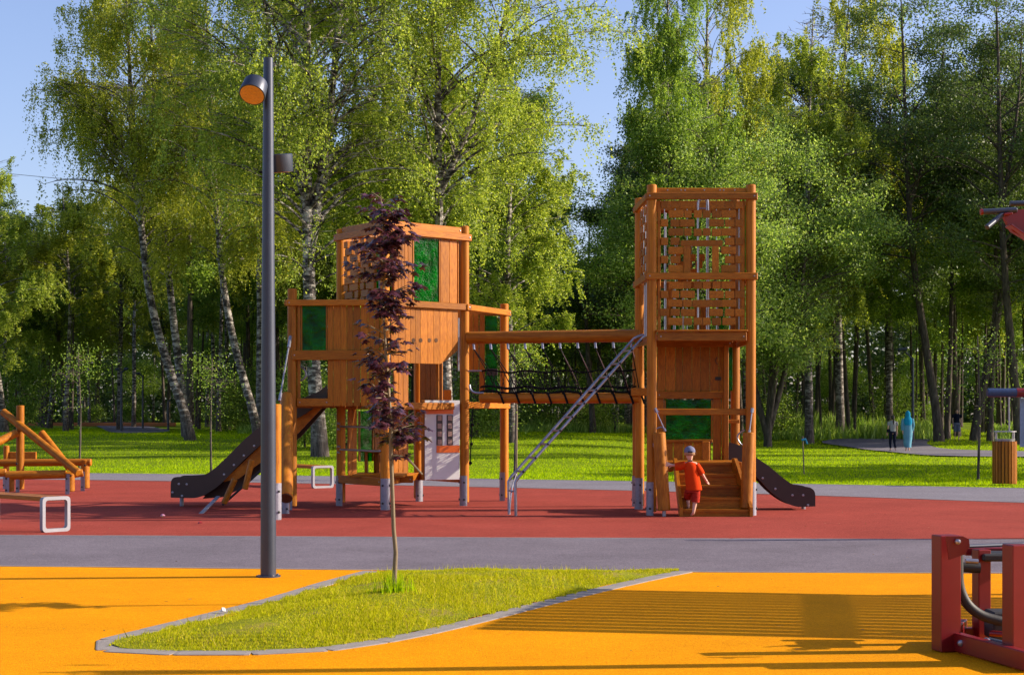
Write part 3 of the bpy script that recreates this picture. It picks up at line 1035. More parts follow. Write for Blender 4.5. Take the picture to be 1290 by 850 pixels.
def purple_maple():
    z0 = mound(MX, MY)
    t = thing('purple_maple', (MX, MY, z0 - .02), 'young purple leaved maple on the grass island with thin bare stem', 'tree')
    rs = np.random.default_rng(41)
    acc = {'v': [], 'f': [], 'n': 0}
    pts = np.array([[0, 0, -.1], [-.004, 0, .15], [.006, 0, .35], [-.012, 0, .55], [-.02, 0, .8], [-.032, 0, 1.1], [-.04, .01, 1.5], [-.07, 0, 1.9], [-.10, 0, 2.4], [-.09, 0, 2.9], [-.12, 0, 3.33]])
    tube_np(acc, pts, np.array([.028, .021, .019, .018, .017, .018, .015, .012, .010, .007, .004]), 10)
    anch = []
    def twig(z, az, L, el):
        b = np.array([np.interp(z, pts[:, 2], pts[:, c]) for c in range(3)])
        k = 6; s = np.linspace(0, 1, k)
        q = b + np.stack([np.cos(az) * L * s * np.cos(el), np.sin(az) * L * s * np.cos(el), L * (s * np.sin(el) - .12 * s * s)], 1)
        tube_np(acc, q, .009 * (1 - s * .8), 5)
        for w in np.linspace(.18, 1.0, max(3, int(L * 17))):
            anch.append((np.array([np.interp(w, s, q[:, c]) for c in range(3)]), az))
    zs = np.concatenate([rs.uniform(1.15, 3.2, 110), [1.12, 1.3, 1.3, 1.35]])
    for z in zs:
        env = np.interp(z, [1.0, 1.25, 1.6, 1.78, 1.95, 2.3, 2.7, 3.05, 3.3], [.12, .26, .31, .33, .16, .33, .32, .22, .22])
        twig(z, rs.uniform(0, 6.28), env * rs.uniform(.3, 1.05), R(rs.uniform(5, 50)))
    for z in np.linspace(2.9, 3.3, 7): twig(z, rs.uniform(0, 6.28), .12, R(40))
    link('trunk', quad_mesh('trunk', np.vstack(acc['v']), np.vstack(acc['f']), M['sapbark'], True), t)
    # palmate leaves: 5-lobed star polygons, slightly folded
    vs, fs = [], []
    star = []
    for k, (a, rr_) in enumerate([(-90, .25), (-52, .42), (-15, .82), (8, .45), (32, .95), (58, .5), (90, 1.1), (122, .5), (148, .95), (172, .45), (195, .82), (232, .42)]):
        star.append((math.cos(R(a)) * rr_, math.sin(R(a)) * rr_))
    for (c, az) in anch:
        for _ in range(rs.integers(2, 5)):
            a2 = az + rs.uniform(-1.4, 1.4)
            st = c + np.array([math.cos(a2), math.sin(a2), rs.uniform(-.3, .5)]) * rs.uniform(.03, .09)
            out = V((math.cos(a2), math.sin(a2), rs.uniform(-.9, .05))).normalized()
            side = out.cross(V((rs.uniform(-.3, .3), rs.uniform(-.3, .3), 1))).normalized()
            nrm = side.cross(out)
            S = rs.uniform(.038, .062)
            o = len(vs)
            vs.append(tuple(V(st) + nrm * S * .12))
            for (x, y) in star:
                fold = -abs(x) * .25 - y * y * .12
                vs.append(tuple(V(st) + side * x * S + out * (y + .3) * S + nrm * fold * S))
            fs += [(o, o + 1 + k, o + 1 + (k + 1) % 12) for k in range(12)]
    link('crown', quad_mesh('crown', np.array(vs), np.array(fs, dtype=np.int32), M['leaf_maple']), t)
    # broken side twig with pale wood near the bottom
    part('branch', M['sapbark'], t, lambda b: b.tube([V((MX - .03, MY, z0 + 1.14)), V((MX + .10, MY - .02, z0 + 1.12)), V((MX + .23, MY - .02, z0 + .98))], [.012, .013, .008], 6), 40, 'pale broken side twig bending down')
purple_maple()
# ------------------------------------------------------------------ the wooden play fort: two towers, bridge, slides (one bolted structure)
FORT = thing('play_fort', (-.1, 26, 0), 'orange wooden play fort of two towers joined by a rope bridge, with two brown slides', 'play structure')
WD, LG, ST, FT = M['wood'], M['log'], M['steel'], M['foot']

def post(x, y, top, r=.077, foot=.52, parent=None, name='post', z0=.03, face=225, base_tilt=None):
    parent = parent or FORT
    b = MB(); b.tube([(x, y, z0 + .03), (x, y, top)], r, 20, True, .012)
    p = b.build(name, LG, parent, 35)
    f = MB()
    # steel channel clasping one side of the post foot
    n = 10
    a0, a1 = R(face - 78), R(face + 78)
    ring = [(x + math.cos(a0 + (a1 - a0) * k / n), y + math.sin(a0 + (a1 - a0) * k / n)) for k in range(n + 1)]
    def at(k, rr, z): return (x + (ring[k][0] - x) * rr, y + (ring[k][1] - y) * rr, z)
    for k in range(n):
        i, o, z1 = r + .001, r + .009, foot
        vs = [at(k, i, 0), at(k + 1, i, 0), at(k + 1, o, 0), at(k, o, 0), at(k, i, z1), at(k + 1, i, z1), at(k + 1, o, z1), at(k, o, z1)]
        f.add(vs, [(3, 2, 6, 7), (4, 5, 6, 7)[::-1], (0, 1, 2, 3)] + ([(0, 3, 7, 4)] if k == 0 else []) + ([(1, 5, 6, 2)] if k == n - 1 else []))
    f.build('steel_foot', FT, p, 40)
    for z in (foot * .22, foot * .78):
        for fa in (face - 48, face + 42):
            d = V((math.cos(R(fa)), math.sin(R(fa)), 0))
            bolt(p, V((x, y, z)) + d * (r + .014), d, .018, .022, M['black'])
    return p

def beam(a, b, w=.055, h=.11, name='beam', m=None, parent=None, bolts=True):
    a, b = V(a), V(b)
    o = part(name, m or WD, parent or FORT, lambda q: q.beam(a, b, w, h))
    if bolts:
        d = (b - a).normalized(); n = V((d.y, -d.x, 0))
        if n.y > 0: n = -n
        for t in (.05, (b - a).length - .05):
            bolt(o, a + d * t + n * (w / 2 + .004), n, .011, .012)
    return o

def wall(A, B, z0, z1, u0, u1, n, thick=.028, off=0.0, parent=None, cut=None, widths=None):
    """vertical planks on the line A->B between distances u0..u1"""
    A, B = V((*A, 0)), V((*B, 0))
    d = (B - A).normalized(); nr = V((d.y, -d.x, 0))
    ws = widths or [random.uniform(.8, 1.2) for _ in range(n)]
    s = sum(ws); u = u0
    ang = math.atan2(d.y, d.x)
    for w in ws:
        ww = w / s * (u1 - u0)
        uc = u + ww / 2
        lo = z0
        if cut:
            b = MB()
            la, lb = cut(u), cut(u + ww)
            c = A + nr * off
            b.prism([(u + .003, la), (u + ww - .003, lb), (u + ww - .003, z1), (u + .003, z1)], c + nr * (thick / 2), d, V((0, 0, 1)), -thick)
            b.build('plank', WD, parent or FORT)
        else:
            p = A + d * uc + nr * (off + random.uniform(-.002, .002))
            piece('plank', 'box', WD, parent or FORT, (p.x, p.y, (lo + z1) / 2), (ww - .006, thick, z1 - lo), (0, 0, ang))
        u += ww

def pane(A, B, z0, z1, u0, u1, off=0.0, frame=True):
    A, B = V((*A, 0)), V((*B, 0))
    d = (B - A).normalized(); nr = V((d.y, -d.x, 0)); ang = math.atan2(d.y, d.x)
    c = A + d * ((u0 + u1) / 2) + nr * off
    o = part('green_pane', M['pane'], FORT, lambda b: b.box((c.x, c.y, (z0 + z1) / 2), (u1 - u0, .012, z1 - z0), Matrix.Rotation(ang, 3, 'Z'), .002))
    if frame:
        for (u, w, z, h) in ((u0 - .012, .024, (z0 + z1) / 2, z1 - z0), (u1 + .012, .024, (z0 + z1) / 2, z1 - z0)):
            p = A + d * u + nr * (off + .004)
            piece('frame_strip', 'box', WD, o, (p.x, p.y, z), (w, .035, h), (0, 0, ang))
    return o

def net(A, B, z0, z1, cables, rows, off=0.0, bw=.11, bh=.114):
    """wood blocks threaded on steel cables; rows = [(z, [(u, width)...])]"""
    A, B = V((*A, 0)), V((*B, 0))
    d = (B - A).normalized(); nr = V((d.y, -d.x, 0)); ang = math.atan2(d.y, d.x)
    for u in cables:
        p = A + d * u + nr * off
        rod('net_cable', ST, FORT, (p.x, p.y, z0), (p.x, p.y, z1), .007)
    for z, bl in rows:
        for (u, w) in bl:
            p = A + d * u + nr * (off + random.uniform(-.004, .004))
            piece('net_block', 'box', WD, FORT, (p.x, p.y, z + random.uniform(-.004, .004)), (w * 1.07, .055, bh), (0, random.uniform(-.03, .03), ang + random.uniform(-.06, .06)))

# ---- right tower -----------------------------------------------------------
NL, NR, RL, RR = (2.165, 24.6), (3.70, 24.6), (2.10, 26.15), (3.67, 26.12)
for (x, y) in (NL, NR): post(x, y, 5.12, face=205 if x < 3 else 300)
for (x, y) in (RL, RR): post(x, y, 5.12, face=230)
def ring_beams(z, h, inner_h=0, w=.055):
    o = .055
    beam((NL[0] - .09, NL[1] - .075, z), (NR[0] + .09, NR[1] - .075, z), w, h)
    beam((NL[0] - .075, NL[1] - .045, z - .002), (RL[0] - .075, RL[1] + .09, z - .002), w, h)
    beam((NR[0] + .075, NR[1] - .045, z - .002), (RR[0] + .075, RR[1] + .09, z - .002), w, h)
    beam((RL[0] - .04, RL[1] + .08, z), (RR[0] + .04, RR[1] + .08, z), w, h)
ring_beams(4.935, .105)
ring_beams(3.70, .105)
o = beam((NL[0] + .07, NL[1] + .02, 4.99), (NR[0] - .07, NR[1] + .02, 4.99), .05, .16)
for x in (2.41, 2.62, 2.68, 2.98, 3.22, 3.28, 3.45): bolt(o, (x, NL[1] - .01, 5.035), (0, -1, 0), .011, .01)
beam((RL[0] + .06, RL[1] - .02, 4.99), (RR[0] - .06, RR[1] - .02, 4.99), .05, .16)
# inner stiles beside the near posts
for x in (NL[0] + .115, NR[0] - .115):
    beam((x, NL[1] + .03, 2.84), (x, NL[1] + .03, 4.88), .05, .05, 'stile', bolts=False)
# front platform edge
beam((2.245, 24.50, 2.765), (3.62, 24.50, 2.765), .06, .135, 'platform_edge')
part('shelf_board', WD, FORT, lambda b: b.box((2.93, 24.53, 2.855), (1.40, .20, .028), None, .006))
for k in range(9):
    piece('deck_board', 'box', WD, FORT, (2.93, 24.78 + k * .155, 2.79), (1.42, .149, .035))
beam((2.25, 25.9, 2.72), (3.6, 25.9, 2.72), .06, .12)
beam((2.12, 24.66, 2.72), (2.06, 26.1, 2.72), .05, .12)
beam((3.72, 24.66, 2.72), (3.70, 26.1, 2.72), .05, .12)
px = lambda p: (p - CXP) / FPX * 24.6
ux = lambda p: px(p) - NL[0]
rz = lambda y: EYE + (HOR - y) / FPX * 24.6
cab = [ux(p) for p in (837, 850.5, 865.6, 879, 890, 902.5, 919, 931)]
D_, S_ = .212, .112
c0, c1, c2, c3, c4, c5, c6, c7 = cab
rowA = [(c0, .10), (c1, .13), (c2, D_), (c5, D_), (c6, .13), (c7, .11)]
rowB = [(c1 + .015, D_), (c2 + .01, .105), (c3, S_), (c4, S_), (c5, .13), (c6 - .015, D_)]
sideA = [(c0, .10), (c1, .13), (c6, .13), (c7, .11)]
sideB = [(c1 + .01, D_), (c6 - .015, D_)]
up = []
ys = [258.2, 269.6, 281, 292.6, 304, 315.5, 327, 338.5]
for i, y in enumerate(ys):
    up.append((rz(y), (rowA if i % 2 == 0 else rowB) if i < 4 else (sideA if i % 2 == 0 else sideB)))
net(NL, NR, 3.75, 4.9, cab, up)
lo = [(rz(359), [(c1 + .015, D_), (c2, S_), (c3, S_), (c4, S_), (c5, S_), (c6 - .02, .20)]),
      (rz(370.8), [(c0, .11), (c1, .11), (c2 + .005, .21), (c5, .21), (c6, .13), (c7 + .01, .14)]),
      (rz(382), [(c1, .21), (c2, .13), (c3 + .07, .29), (c5, .15), (c6 - .01, .21)]),
      (rz(393.4), [(c0, .12), (c1, .13), (c2 + .01, .2), (c5 - .01, .2), (c6, .13), (c7 + .01, .14)]),
      (rz(404.6), [(c1, .21), (c2 + .01, .12), (c3, .12), (c4, .11), (c5, .13), (c6 - .01, .19)])]
net(NL, NR, 2.88, 3.65, cab, lo)
# small window frame in the upper net
for (xa, ya, w, h) in ((884.5, 305.8, 53, 7.6), (866, 327, 8.4, 35), (902, 327, 8.4, 35)):
    s = 24.5 / FPX
    piece('window_board', 'box', WD, FORT, ((xa - CXP) * s, NL[1] - .03, EYE + (HOR - ya) * s), (w * s, .035, h * s))
# left side net
dl = [.25, .5, .75, 1.0, 1.28]
sr = []
for i in range(9):
    z = 4.80 - i * .127
    sr.append((z, [(.375, .22), (.875, .22), (1.28, .12)] if i % 2 else [(.25, .11), (.625, .22), (1.14, .22)]))
net(NL, RL, 3.75, 4.9, dl, sr)
# rear net and rear panels
cr = [.62, .74, .86, .98]
net(RL, RR, 3.75, 4.4, cr, [(4.26, [(.74, .2)]), (4.14, [(.62, .11), (.86, .12), (1.02, .1)]), (4.02, [(.74, .22), (.98, .1)]), (3.90, [(.66, .2), (.9, .16)]), (3.80, [(.74, .2)])])
# galvanised bars inside the upper tower
for x, y, r in ((2.50, 25.9, .02), (2.64, 25.9, .015), (2.80, 25.95, .015), (3.22, 25.95, .014), (3.36, 25.9, .014), (3.70, 25.6, .022)):
    part('guard_bar', ST, FORT, lambda b: b.tube([(x, y, 2.8), (x, y, 4.85 if r > .018 else 3.6)], r, 8), 40)
part('arched_bar', ST, FORT, lambda b: b.tube(catmull([(3.00, 25.6, 2.8), (3.00, 25.6, 4.0), (3.00, 25.6, 4.93), (3.03, 25.6, 5.01), (3.08, 25.6, 5.03), (3.13, 25.6, 5.01), (3.16, 25.6, 4.93), (3.16, 25.6, 4.0), (3.16, 25.6, 2.8)], 4), .018, 8), 40)
part('cross_bar', ST, FORT, lambda b: b.tube([(3.0, 25.6, 4.88), (3.16, 25.6, 4.88)], .010, 6), 40)
wall((3.0, 26.2), (3.25, 26.2), 2.8, 3.35, 0, .25, 2)
wall((2.35, 26.21), (2.55, 26.21), 2.8, 3.65, .18, .30, 1)
pane((2.62, 26.18), (2.76, 26.18), 2.85, 3.35, 0, .12, frame=False)
pane((3.36, 26.18), (3.50, 26.18), 2.85, 3.5, 0, .13, frame=False)
pane(NR, RR, 3.80, 4.86, .42, .78, frame=False)
wall(NR, RR, 2.84, 4.86, .85, 1.42, 4)
# two pale tubes rising at the left side of the tower (ladder hand rails) behind the near post
for dy in (.5, .85):
    part('guard_bar', ST, FORT, lambda b: b.tube([(2.14 + .0 * dy, 24.6 + dy, 2.8), (2.14, 24.6 + dy, 3.68)], .026, 10), 40)

# lower storey of the right tower: wall panel set at the back
LA, LB = (2.10, 26.02), (3.67, 26.02)
wall(LA, LB, 1.92, 2.70, .28, 1.41, 8)
beam((2.36, 25.985, 1.88), (3.53, 25.985, 1.88), .05, .12)
o = part('marker_plate', M['black'], FORT, lambda b: b.box(((905 - CXP) / FPX * 25.95, 25.985, 2.15), (.10, .012, .055), None, .004))
part('scratch_mark', M['black'], FORT, lambda b: b.tube(catmull([(3.36, 26.0, 2.50), (3.33, 26.0, 2.44), (3.37, 26.0, 2.38)], 3), .006, 5))
o = pane(LA, LB, 1.15, 1.80, .42, 1.16, off=.0)
wall(LA, LB, .80, 1.82, .27, .39, 1); wall(LA, LB, .45, 1.82, 1.19, 1.43, 2)
wall(LA, LB, .62, 1.12, .42, 1.16, 5)
beam((2.50, 25.97, 1.13), (3.28, 25.97, 1.13), .05, .05, bolts=False)
part('low_stool', WD, FORT, lambda b: (b.box((3.14, 25.75, .88), (.12, .1, .5), None, .01)))
pane((3.52, 26.0), (3.62, 26.0), 1.95, 2.72, .0, .09, frame=False)
beam((3.49, 25.9, .3), (3.49, 25.9, 2.7), .08, .08, 'stile', bolts=False)
for z in (1.45, .78): beam((3.52, 25.95, z), (3.72, 25.95, z), .05, .06, bolts=False)
# hand rail across the front and the steps platform
beam((2.10 + .12, 24.66, 1.605), (3.70, 24.66, 1.605), .055, .10, 'hand_rail')
beam((2.58, 25.26, .60), (3.56, 25.26, .60), .04, .20, bolts=False)
beam((2.20, 25.3, .74), (3.66, 25.3, .74), .10, .14)
for k in range(5): piece('deck_board', 'box', WD, FORT, (2.93, 25.36 + k * .13, .80), (1.4, .125, .04))

# steps -----------------------------------------------------------------
def steps():
    b = MB()
    s = link('steps', None, FORT)       # replaced below by a real mesh part
    bpy.data.objects.remove(s)
    # stringers
    yb, yt = 24.28, 25.20
    o = None
    for (xb, xt) in ((2.56, 2.56), (3.63, 3.50)):
        q = part('stringer', WD, FORT, lambda b: b.prism([(0, 0), (.16, 0), (1.0, .70), (1.0, .86), (.86, .86), (0, .14)], (xb, yb - .06, .01), V(((xt - xb), yt - yb, 0)).normalized(), V((0, 0, 1)), .05))
    n = 5
    for i in range(n):
        t = (i + .5) / n
        z = .055 + i * .172
        y = yb + (yt - yb) * i / (n - 1)
        w = 1.12 - .12 * i / (n - 1)
        xc = (2.60 + 3.62 - .10 * i / (n - 1)) / 2
        piece('step_tread', 'box', WD, FORT, (xc, y + .08, z + .04), (w - .08, .22, .045))
        piece('step_riser', 'box', WD, FORT, (xc, y + .02, z - .055), (w - .09, .03, .15))
steps()
# the two thick logs in front of the tower, chained to the posts
def big_log(a, b, r, name='ramp_log'):
    a, b = V(a), V(b)
    q = MB(); q.cur = 0
    q.tube([a, b], r, 20, True, .012)
    return q.build(name, LG, FORT, 35)
big_log((2.335, 24.36, .09), (2.325 - .06, 24.45, 1.285), .098)
big_log((3.60, 24.40, .12), (3.655, 24.50, 1.285), .092)
part('steel_pin', ST, FORT, lambda b: b.tube([(2.335, 24.36, 0), (2.335, 24.36, .12)], .03, 8), 40)
def chain(a, b, r=.010):
    a, b = V(a), V(b)
    part('shackle', ST, FORT, lambda q: q.tube([a, a.lerp(b, .18)], .026, 8), 40)
    part('steel_rope', ST, FORT, lambda q: q.tube([a.lerp(b, .15), b], r, 6), 40)
    part('shackle', ST, FORT, lambda q: q.tube([a.lerp(b, .88), b], .022, 8), 40)
chain(W(825, 514, 24.45), W(838, 543, 24.45)); chain(W(824, 560, 24.45), W(835, 583, 24.45))
chain(W(948, 514, 24.48), W(944, 545, 24.45))
part('grab_ring', ST, FORT, lambda b: b.tube(catmull([W(938, 541, 25), W(931, 546, 25), W(929, 552, 25), W(933, 559, 25), W(938, 562, 25)], 4), .013, 7), 40)
part('grab_ring', ST, FORT, lambda b: b.tube(catmull([W(827, 540, 24.5), W(833, 538, 24.5), W(838, 541, 24.5)], 4), .013, 7), 40)
part('grab_ring', ST, FORT, lambda b: b.tube(catmull([W(823, 559, 24.5), W(828, 561, 24.45), W(833, 559, 24.5)], 4), .013, 7), 40)

# steel ladder ------------------------------------------------------------
def ladder():
    def rail(x0, y0, x1, y1):
        k = 1.0
        a = V((x0, y0, 0)); b = V((x0 - .01, y0, .52)); c = V((x0 + .04, y0 + .01, .60)); d = V((x1 - .28, y1, 2.64)); e = V((x1 - .12, y1, 2.80)); f = V((x1 + .06, y1, 2.855))
        q = catmull([a, b], 2) + catmull([c, c.lerp(d, .5), d, e, f], 5)
        part('ladder_rail', ST, FORT, lambda m: m.tube(q, .024, 10), 50)
        return [c.lerp(d, t) for t in np.linspace(.04, .97, 10)]
    A = rail(-.045, 24.78, 2.12, 25.62)
    B = rail(.060, 24.45, 2.235, 25.22)
    for i, (a, b) in enumerate(zip(A, B)):
        rod('rung', ST, FORT, a, b, .016)
        for p, s in ((b, -1),):
            bolt(FORT, p + V((0, -.03, 0)), (0, -1, 0), .018, .02, M['black'])
    part('ladder_brace', ST, FORT, lambda m: m.tube(catmull([A[0] + V((0, 0, -.05)), V((.0, 24.6, .42)), V((-.04, 24.5, .05))], 5), .012, 7), 40)
    rod('rung', ST, FORT, V((-.05, 24.78, .38)), V((.05, 24.45, .38)), .016)
ladder()

# short slide on the right ---------------------------------------------------
def slide(top, bot, yn, yf, D, chute_off, name_bolts, flip=False):
    """side outline given as picture directions taken at its real distance D"""
    to = [W(a, b, D) for a, b in top]; bo = [W(a, b, D) for a, b in bot]
    out = [(p.x, p.z) for p in catmull(to, 4)] + [(p.x, p.z) for p in catmull(bo, 4)]
    for nm, y in (('slide_side', yn), ('slide_side', yf)):
        o = part(nm, M['slide'], FORT, lambda b: b.prism(out, (0, y, 0), V((1, 0, 0)), V((0, 0, 1)), .03 if y == yn else .03), 30)
        if y == yn:
            for (a, b) in name_bolts:
                p = W(a, b, D); bolt(o, (p.x, y - .035, p.z), (0, -1, 0), .02, .014)
    bc = catmull([(p.x, 0, p.z + chute_off) for p in bo], 4)
    q = MB()
    n = len(bc)
    vs = [(p.x, yn, p.z) for p in bc] + [(p.x, yf - .03, p.z) for p in bc] + [(p.x, yn, p.z - .015) for p in bc] + [(p.x, yf - .03, p.z - .015) for p in bc]
    fs = []
    for i in range(n - 1):
        fs += [(i, i + 1, n + i + 1, n + i), (2 * n + i, 3 * n + i, 3 * n + i + 1, 2 * n + i + 1)]
    q.add(vs, fs)
    q.build('slide_chute', M['slide'], FORT, 40)
slide([(915, 556), (935, 562), (953, 576), (969, 587), (991, 605), (1003, 611), (1013, 612.5), (1021, 614), (1026, 618), (1027.5, 624)],
      [(1027.5, 637.5), (1016, 638), (1002, 637.5), (986, 630.5), (969, 617), (953, 600), (935, 588), (915, 580)], 25.9, 26.45, 25.85, .10,
      [(961, 602), (977, 615.5), (998.5, 623.5), (1012, 623.5), (1018, 636)])
part('slide_foot', FT, FORT, lambda b: b.tube([(4.80, 26.15, 0), (4.80, 26.15, .12)], .035, 8), 40)
post(3.74, 26.45, .9, .05, .4)

# ---- left building --------------------------------------------------------
P1, P2, P3, P4, P5, P6 = (-3.60, 26.0), (-2.92, 27.1), (-2.08, 25.95), (-1.68, 28.4), (-.81, 27.1), (-.14, 28.6)
post(*P1, 3.62, face=200); post(*P2, 4.72, face=215); post(*P3, 4.74, face=300); post(*P4, 4.74, face=320); post(*P5, 4.77, face=225); post(*P6, 3.50 + .05, face=200)
def fence_beam(A, B, z, h, w=.055, off=.075, ext=.08, nm='beam'):
    A, B = V((*A, z)), V((*B, z)); d = (B - A).normalized(); nr = V((d.y, -d.x, 0))
    return beam(A + nr * off - d * ext, B + nr * off + d * ext, w, h, nm)
# waist beams
fence_beam(P1, P3, 3.385, .10); fence_beam(P3, P5, 3.385, .11); fence_beam(P5, P6, 3.385, .10); fence_beam(P4, P6, 3.39, .10, off=-.075); fence_beam(P2, P1, 3.39, .10, off=.075)
# upper box top beams
for (a, b) in ((P3, P5), (P2, P3), (P5, P4), (P4, P2)):
    fence_beam(a, b, 4.57, .115); 
    A, B = V((*a, 4.68)), V((*b, 4.68)); d = (B - A).normalized()
    beam(A + d * .07, B - d * .07, .05, .12)
# upper box front face P3-P5
wall(P3, P5, 3.40, 4.52, .17, .55, 5, off=.02); pane(P3, P5, 3.43, 4.50, .58, 1.12, off=.02); wall(P3, P5, 3.40, 4.52, 1.155, 1.52, 2, off=.02, widths=[.19, .17])
beam((P5[0] - .12, P5[1] - .10, 3.4), (P5[0] - .12, P5[1] - .10, 4.5), .05, .05, 'stile', bolts=False)
# upper box far sides
wall(P5, P4, 3.45, 4.52, .12, 1.45, 9, off=.0); 
wall(P2, P4, 3.45, 4.52, .12, .7, 4); wall(P2, P4, 3.45, 4.52, 1.2, 1.65, 3); pane(P2, P4, 3.45, 4.5, .75, 1.15)
# net face P2-P3
nu = [.2, .38, .56, .74, .92, 1.10, 1.25]
nrw = []
for i in range(9):
    z = 4.43 - i * .122
    nrw.append((z, [(.29, .24), (.56, .12), (.83, .24), (1.17, .22)] if i % 2 else [(.2, .12), (.47, .24), (.74, .12), (1.0, .24)]))
net(P2, P3, 3.45, 4.5, nu, nrw)
# front wall P1-P3
rzD = lambda y, D: EYE + (HOR - y) / FPX * D
u_ = lambda p, A, D: (p - CXP) / FPX * D - A[0]
wall(P1, P3, 1.70, 3.36, u_(413, P1, 26), 1.44, 8, off=.0)
pane(P1, P3, 2.60, 3.34, u_(381, P1, 26), u_(411, P1, 26))
beam((P1[0], 25.93, 2.53), (P3[0] + .02, 25.93, 2.53), .055, .16)
beam((P1[0] + .08, 25.98, 1.76), (P1[0] + .62, 25.98, 1.76), .055, .13)
beam((P1[0] + .11, 25.99, 1.8), (P1[0] + .11, 25.99, 3.36), .05, .05, 'stile', bolts=False)
part('grab_ring', ST, FORT, lambda b: b.tube(catmull([W(375, 462, 26.2), W(382, 464, 26.2), W(386, 472, 26.2), W(382, 478, 26.2), W(375, 480, 26.2)], 4), .014, 7), 40)
pane(P1, P2, 2.35, 3.3, .15, .5, frame=False)
# right angled lower front wall P3-P5 with chamfered corner and finger holes
u4 = 1.53
def cut(u):
    return 2.41 if u < 1.19 else 2.41 + (u - 1.19) * .72
wall(P3, P5, 2.41, 3.33, .10, u4, 11, off=.03, cut=cut)
for pxx in (521, 530, 541, 549.5):
    t = (pxx - CXP) / FPX
    # point on the wall plane in that direction
    A, B = V((*P3, 0)), V((*P5, 0)); d = (B - A).normalized(); nr = V((d.y, -d.x, 0)); o_ = A + nr * .046
    s = (t * o_.y - o_.x) / (d.x - t * d.y)
    q = o_ + d * s
    z = EYE + (HOR - 428.5) / FPX * q.y
    bolt(FORT, (q.x, q.y, z), nr, .038, .006, M['endgrain'], 'finger_hole')
rod('guard_bar', ST, FORT, (P5[0] - .10, P5[1] - .09, 2.3), (P5[0] - .10, P5[1] - .09, 3.2), .018)
# deck of the left building
for k in range(13):
    y = 26.1 + k * .19
    x0 = -3.5 + max(0, (y - 26.1)) * .62; x1 = -2.0 + min(1, max(0, (y - 26.1) / 1.2)) * 1.1 + max(0, y - 27.2) * .5
    piece('deck_board', 'box', WD, FORT, ((x0 + x1) / 2, y, 1.74), (max(.4, x1 - x0), .18, .04))
fence_beam(P5, P6, 1.72, .11, off=.06); fence_beam(P4, P6, 1.72, .11, off=-.07); fence_beam(P3, P5, 1.70, .12, off=-.05); fence_beam(P1, P2, 1.72, .1, off=-.05); fence_beam(P2, P4, 1.70, .1, off=0)
# rear wall P4-P6 seen through the open side
wall(P4, P6, 2.35, 3.36, .70, 1.09, 4); wall(P4, P6, 1.80, 3.36, 1.10, 1.20, 1); pane(P4, P6, 1.85, 3.32, 1.22, 1.42, frame=False); part('dark_band', M['slide'], FORT, lambda b: b.box(((620 - CXP) / FPX * 28.5, 28.5, 2.32), (.2, .02, .12), None, .004))
wall(P4, P6, 1.75, 2.0, .05, .6, 4)
# inner wall seen through the gap under the angled front: lower storey walls
wall(P2, P4, .50, 1.66, .15, .35, 2); pane(P2, P4, .75, 1.62, .42, .70); wall(P2, P4, .50, 1.66, .75, 1.10, 3, off=.0); wall(P2, P4, .50, 2.42, 1.20, 1.55, 3)
wall((-1.62, 28.0), (-1.05, 27.6), 1.75, 2.5, 0, .5, 4)
beam((-1.28, 27.2, 1.75), (-1.28, 27.2, 2.45), .09, .06, 'stile', bolts=False)
# low floor frame
for (a, b, of) in ((P2, P3, .05), (P3, P4, 0), (P2, P4, 0), (P4, P5, 0)):
    fence_beam(a, b, .46, .13, off=of, ext=.0)
beam((P2[0] + .05, 27.0, .46), (P4[0], 27.0, .46), .05, .12)
for k in range(7): piece('deck_board', 'box', WD, FORT, (-2.25, 26.5 + k * .22, .53), (.9, .2, .035))
part('low_seat', WD, FORT, lambda b: (b.box((-2.35, 27.6, .92), (.42, .25, .04), None, .008), b.box((-2.53, 27.6, .72), (.05, .25, .36), None, .008), b.box((-2.17, 27.6, .72), (.05, .25, .36), None, .008)))
# steel rungs P2-P3
for y in (537, 566):
    a = V((P2[0], P2[1] - .11, rzD(y, 27))); b2 = V((P3[0] - .02, P3[1] + .08, rzD(y, 26)))
    rod('rung', ST, FORT, a, V((b2.x, b2.y, a.z - .01)), .018)
    for dz in (-.05, .05):
        bolt(FORT, a + V((-.03, 0, dz)), (-1, -1, 0), .02, .05)
    bolt(FORT, (b2.x - .05, b2.y - .12, a.z), (-1, -1, 0), .02, .05)

# white activity panel with picture tiles
def activity_panel():
    A, B = V(((535 - CXP) / FPX * 26.80, 26.80, 0)), V(((579 - CXP) / FPX * 27.02, 27.02, 0))
    d = (B - A).normalized(); nr = V((d.y, -d.x, 0)); L = (B - A).length; ang = math.atan2(d.y, d.x)
    m = Matrix.Rotation(ang, 3, 'Z')
    def bx(u, z, w, h, t, off, mt, par, name):
        c = A + d * (u * L) + nr * off
        return part(name, mt, par, lambda b: b.box((c.x, c.y, z), (w * L, t, h), m, .004))
    p = bx(.5, (.455 + 1.80) / 2, 1.0, 1.345, .018, 0, M['white'], FORT, 'activity_panel')
    zz = lambda y: EYE + (HOR - y) / FPX * 26.85
    hh = lambda a: a / FPX * 26.85
    bx(.41, zz(517), .80, hh(8.5), .012, .016, M['orange'], p, 'orange_strip')
    bx(.66, zz(565.5), .66, hh(9), .012, .016, M['orange'], p, 'orange_strip')
    for u in (.415, .71):
        bx(u, zz(541.5), .175, hh(38), .008, .0135, M['slide'], p, 'tile_frame')
        for k in range(4):
            c = A + d * (u * L) + nr * .021
            piece('picture_tile', 'box', M['tile'], p, (c.x, c.y, zz(526.5 + k * 10)), (.115 * L, .012, hh(6.4)), (0, 0, ang))
    beam((A.x - .03, A.y + .04, .45), (A.x - .03, A.y + .04, 1.8), .05, .06, 'stile', bolts=False)
    return p
activity_panel()

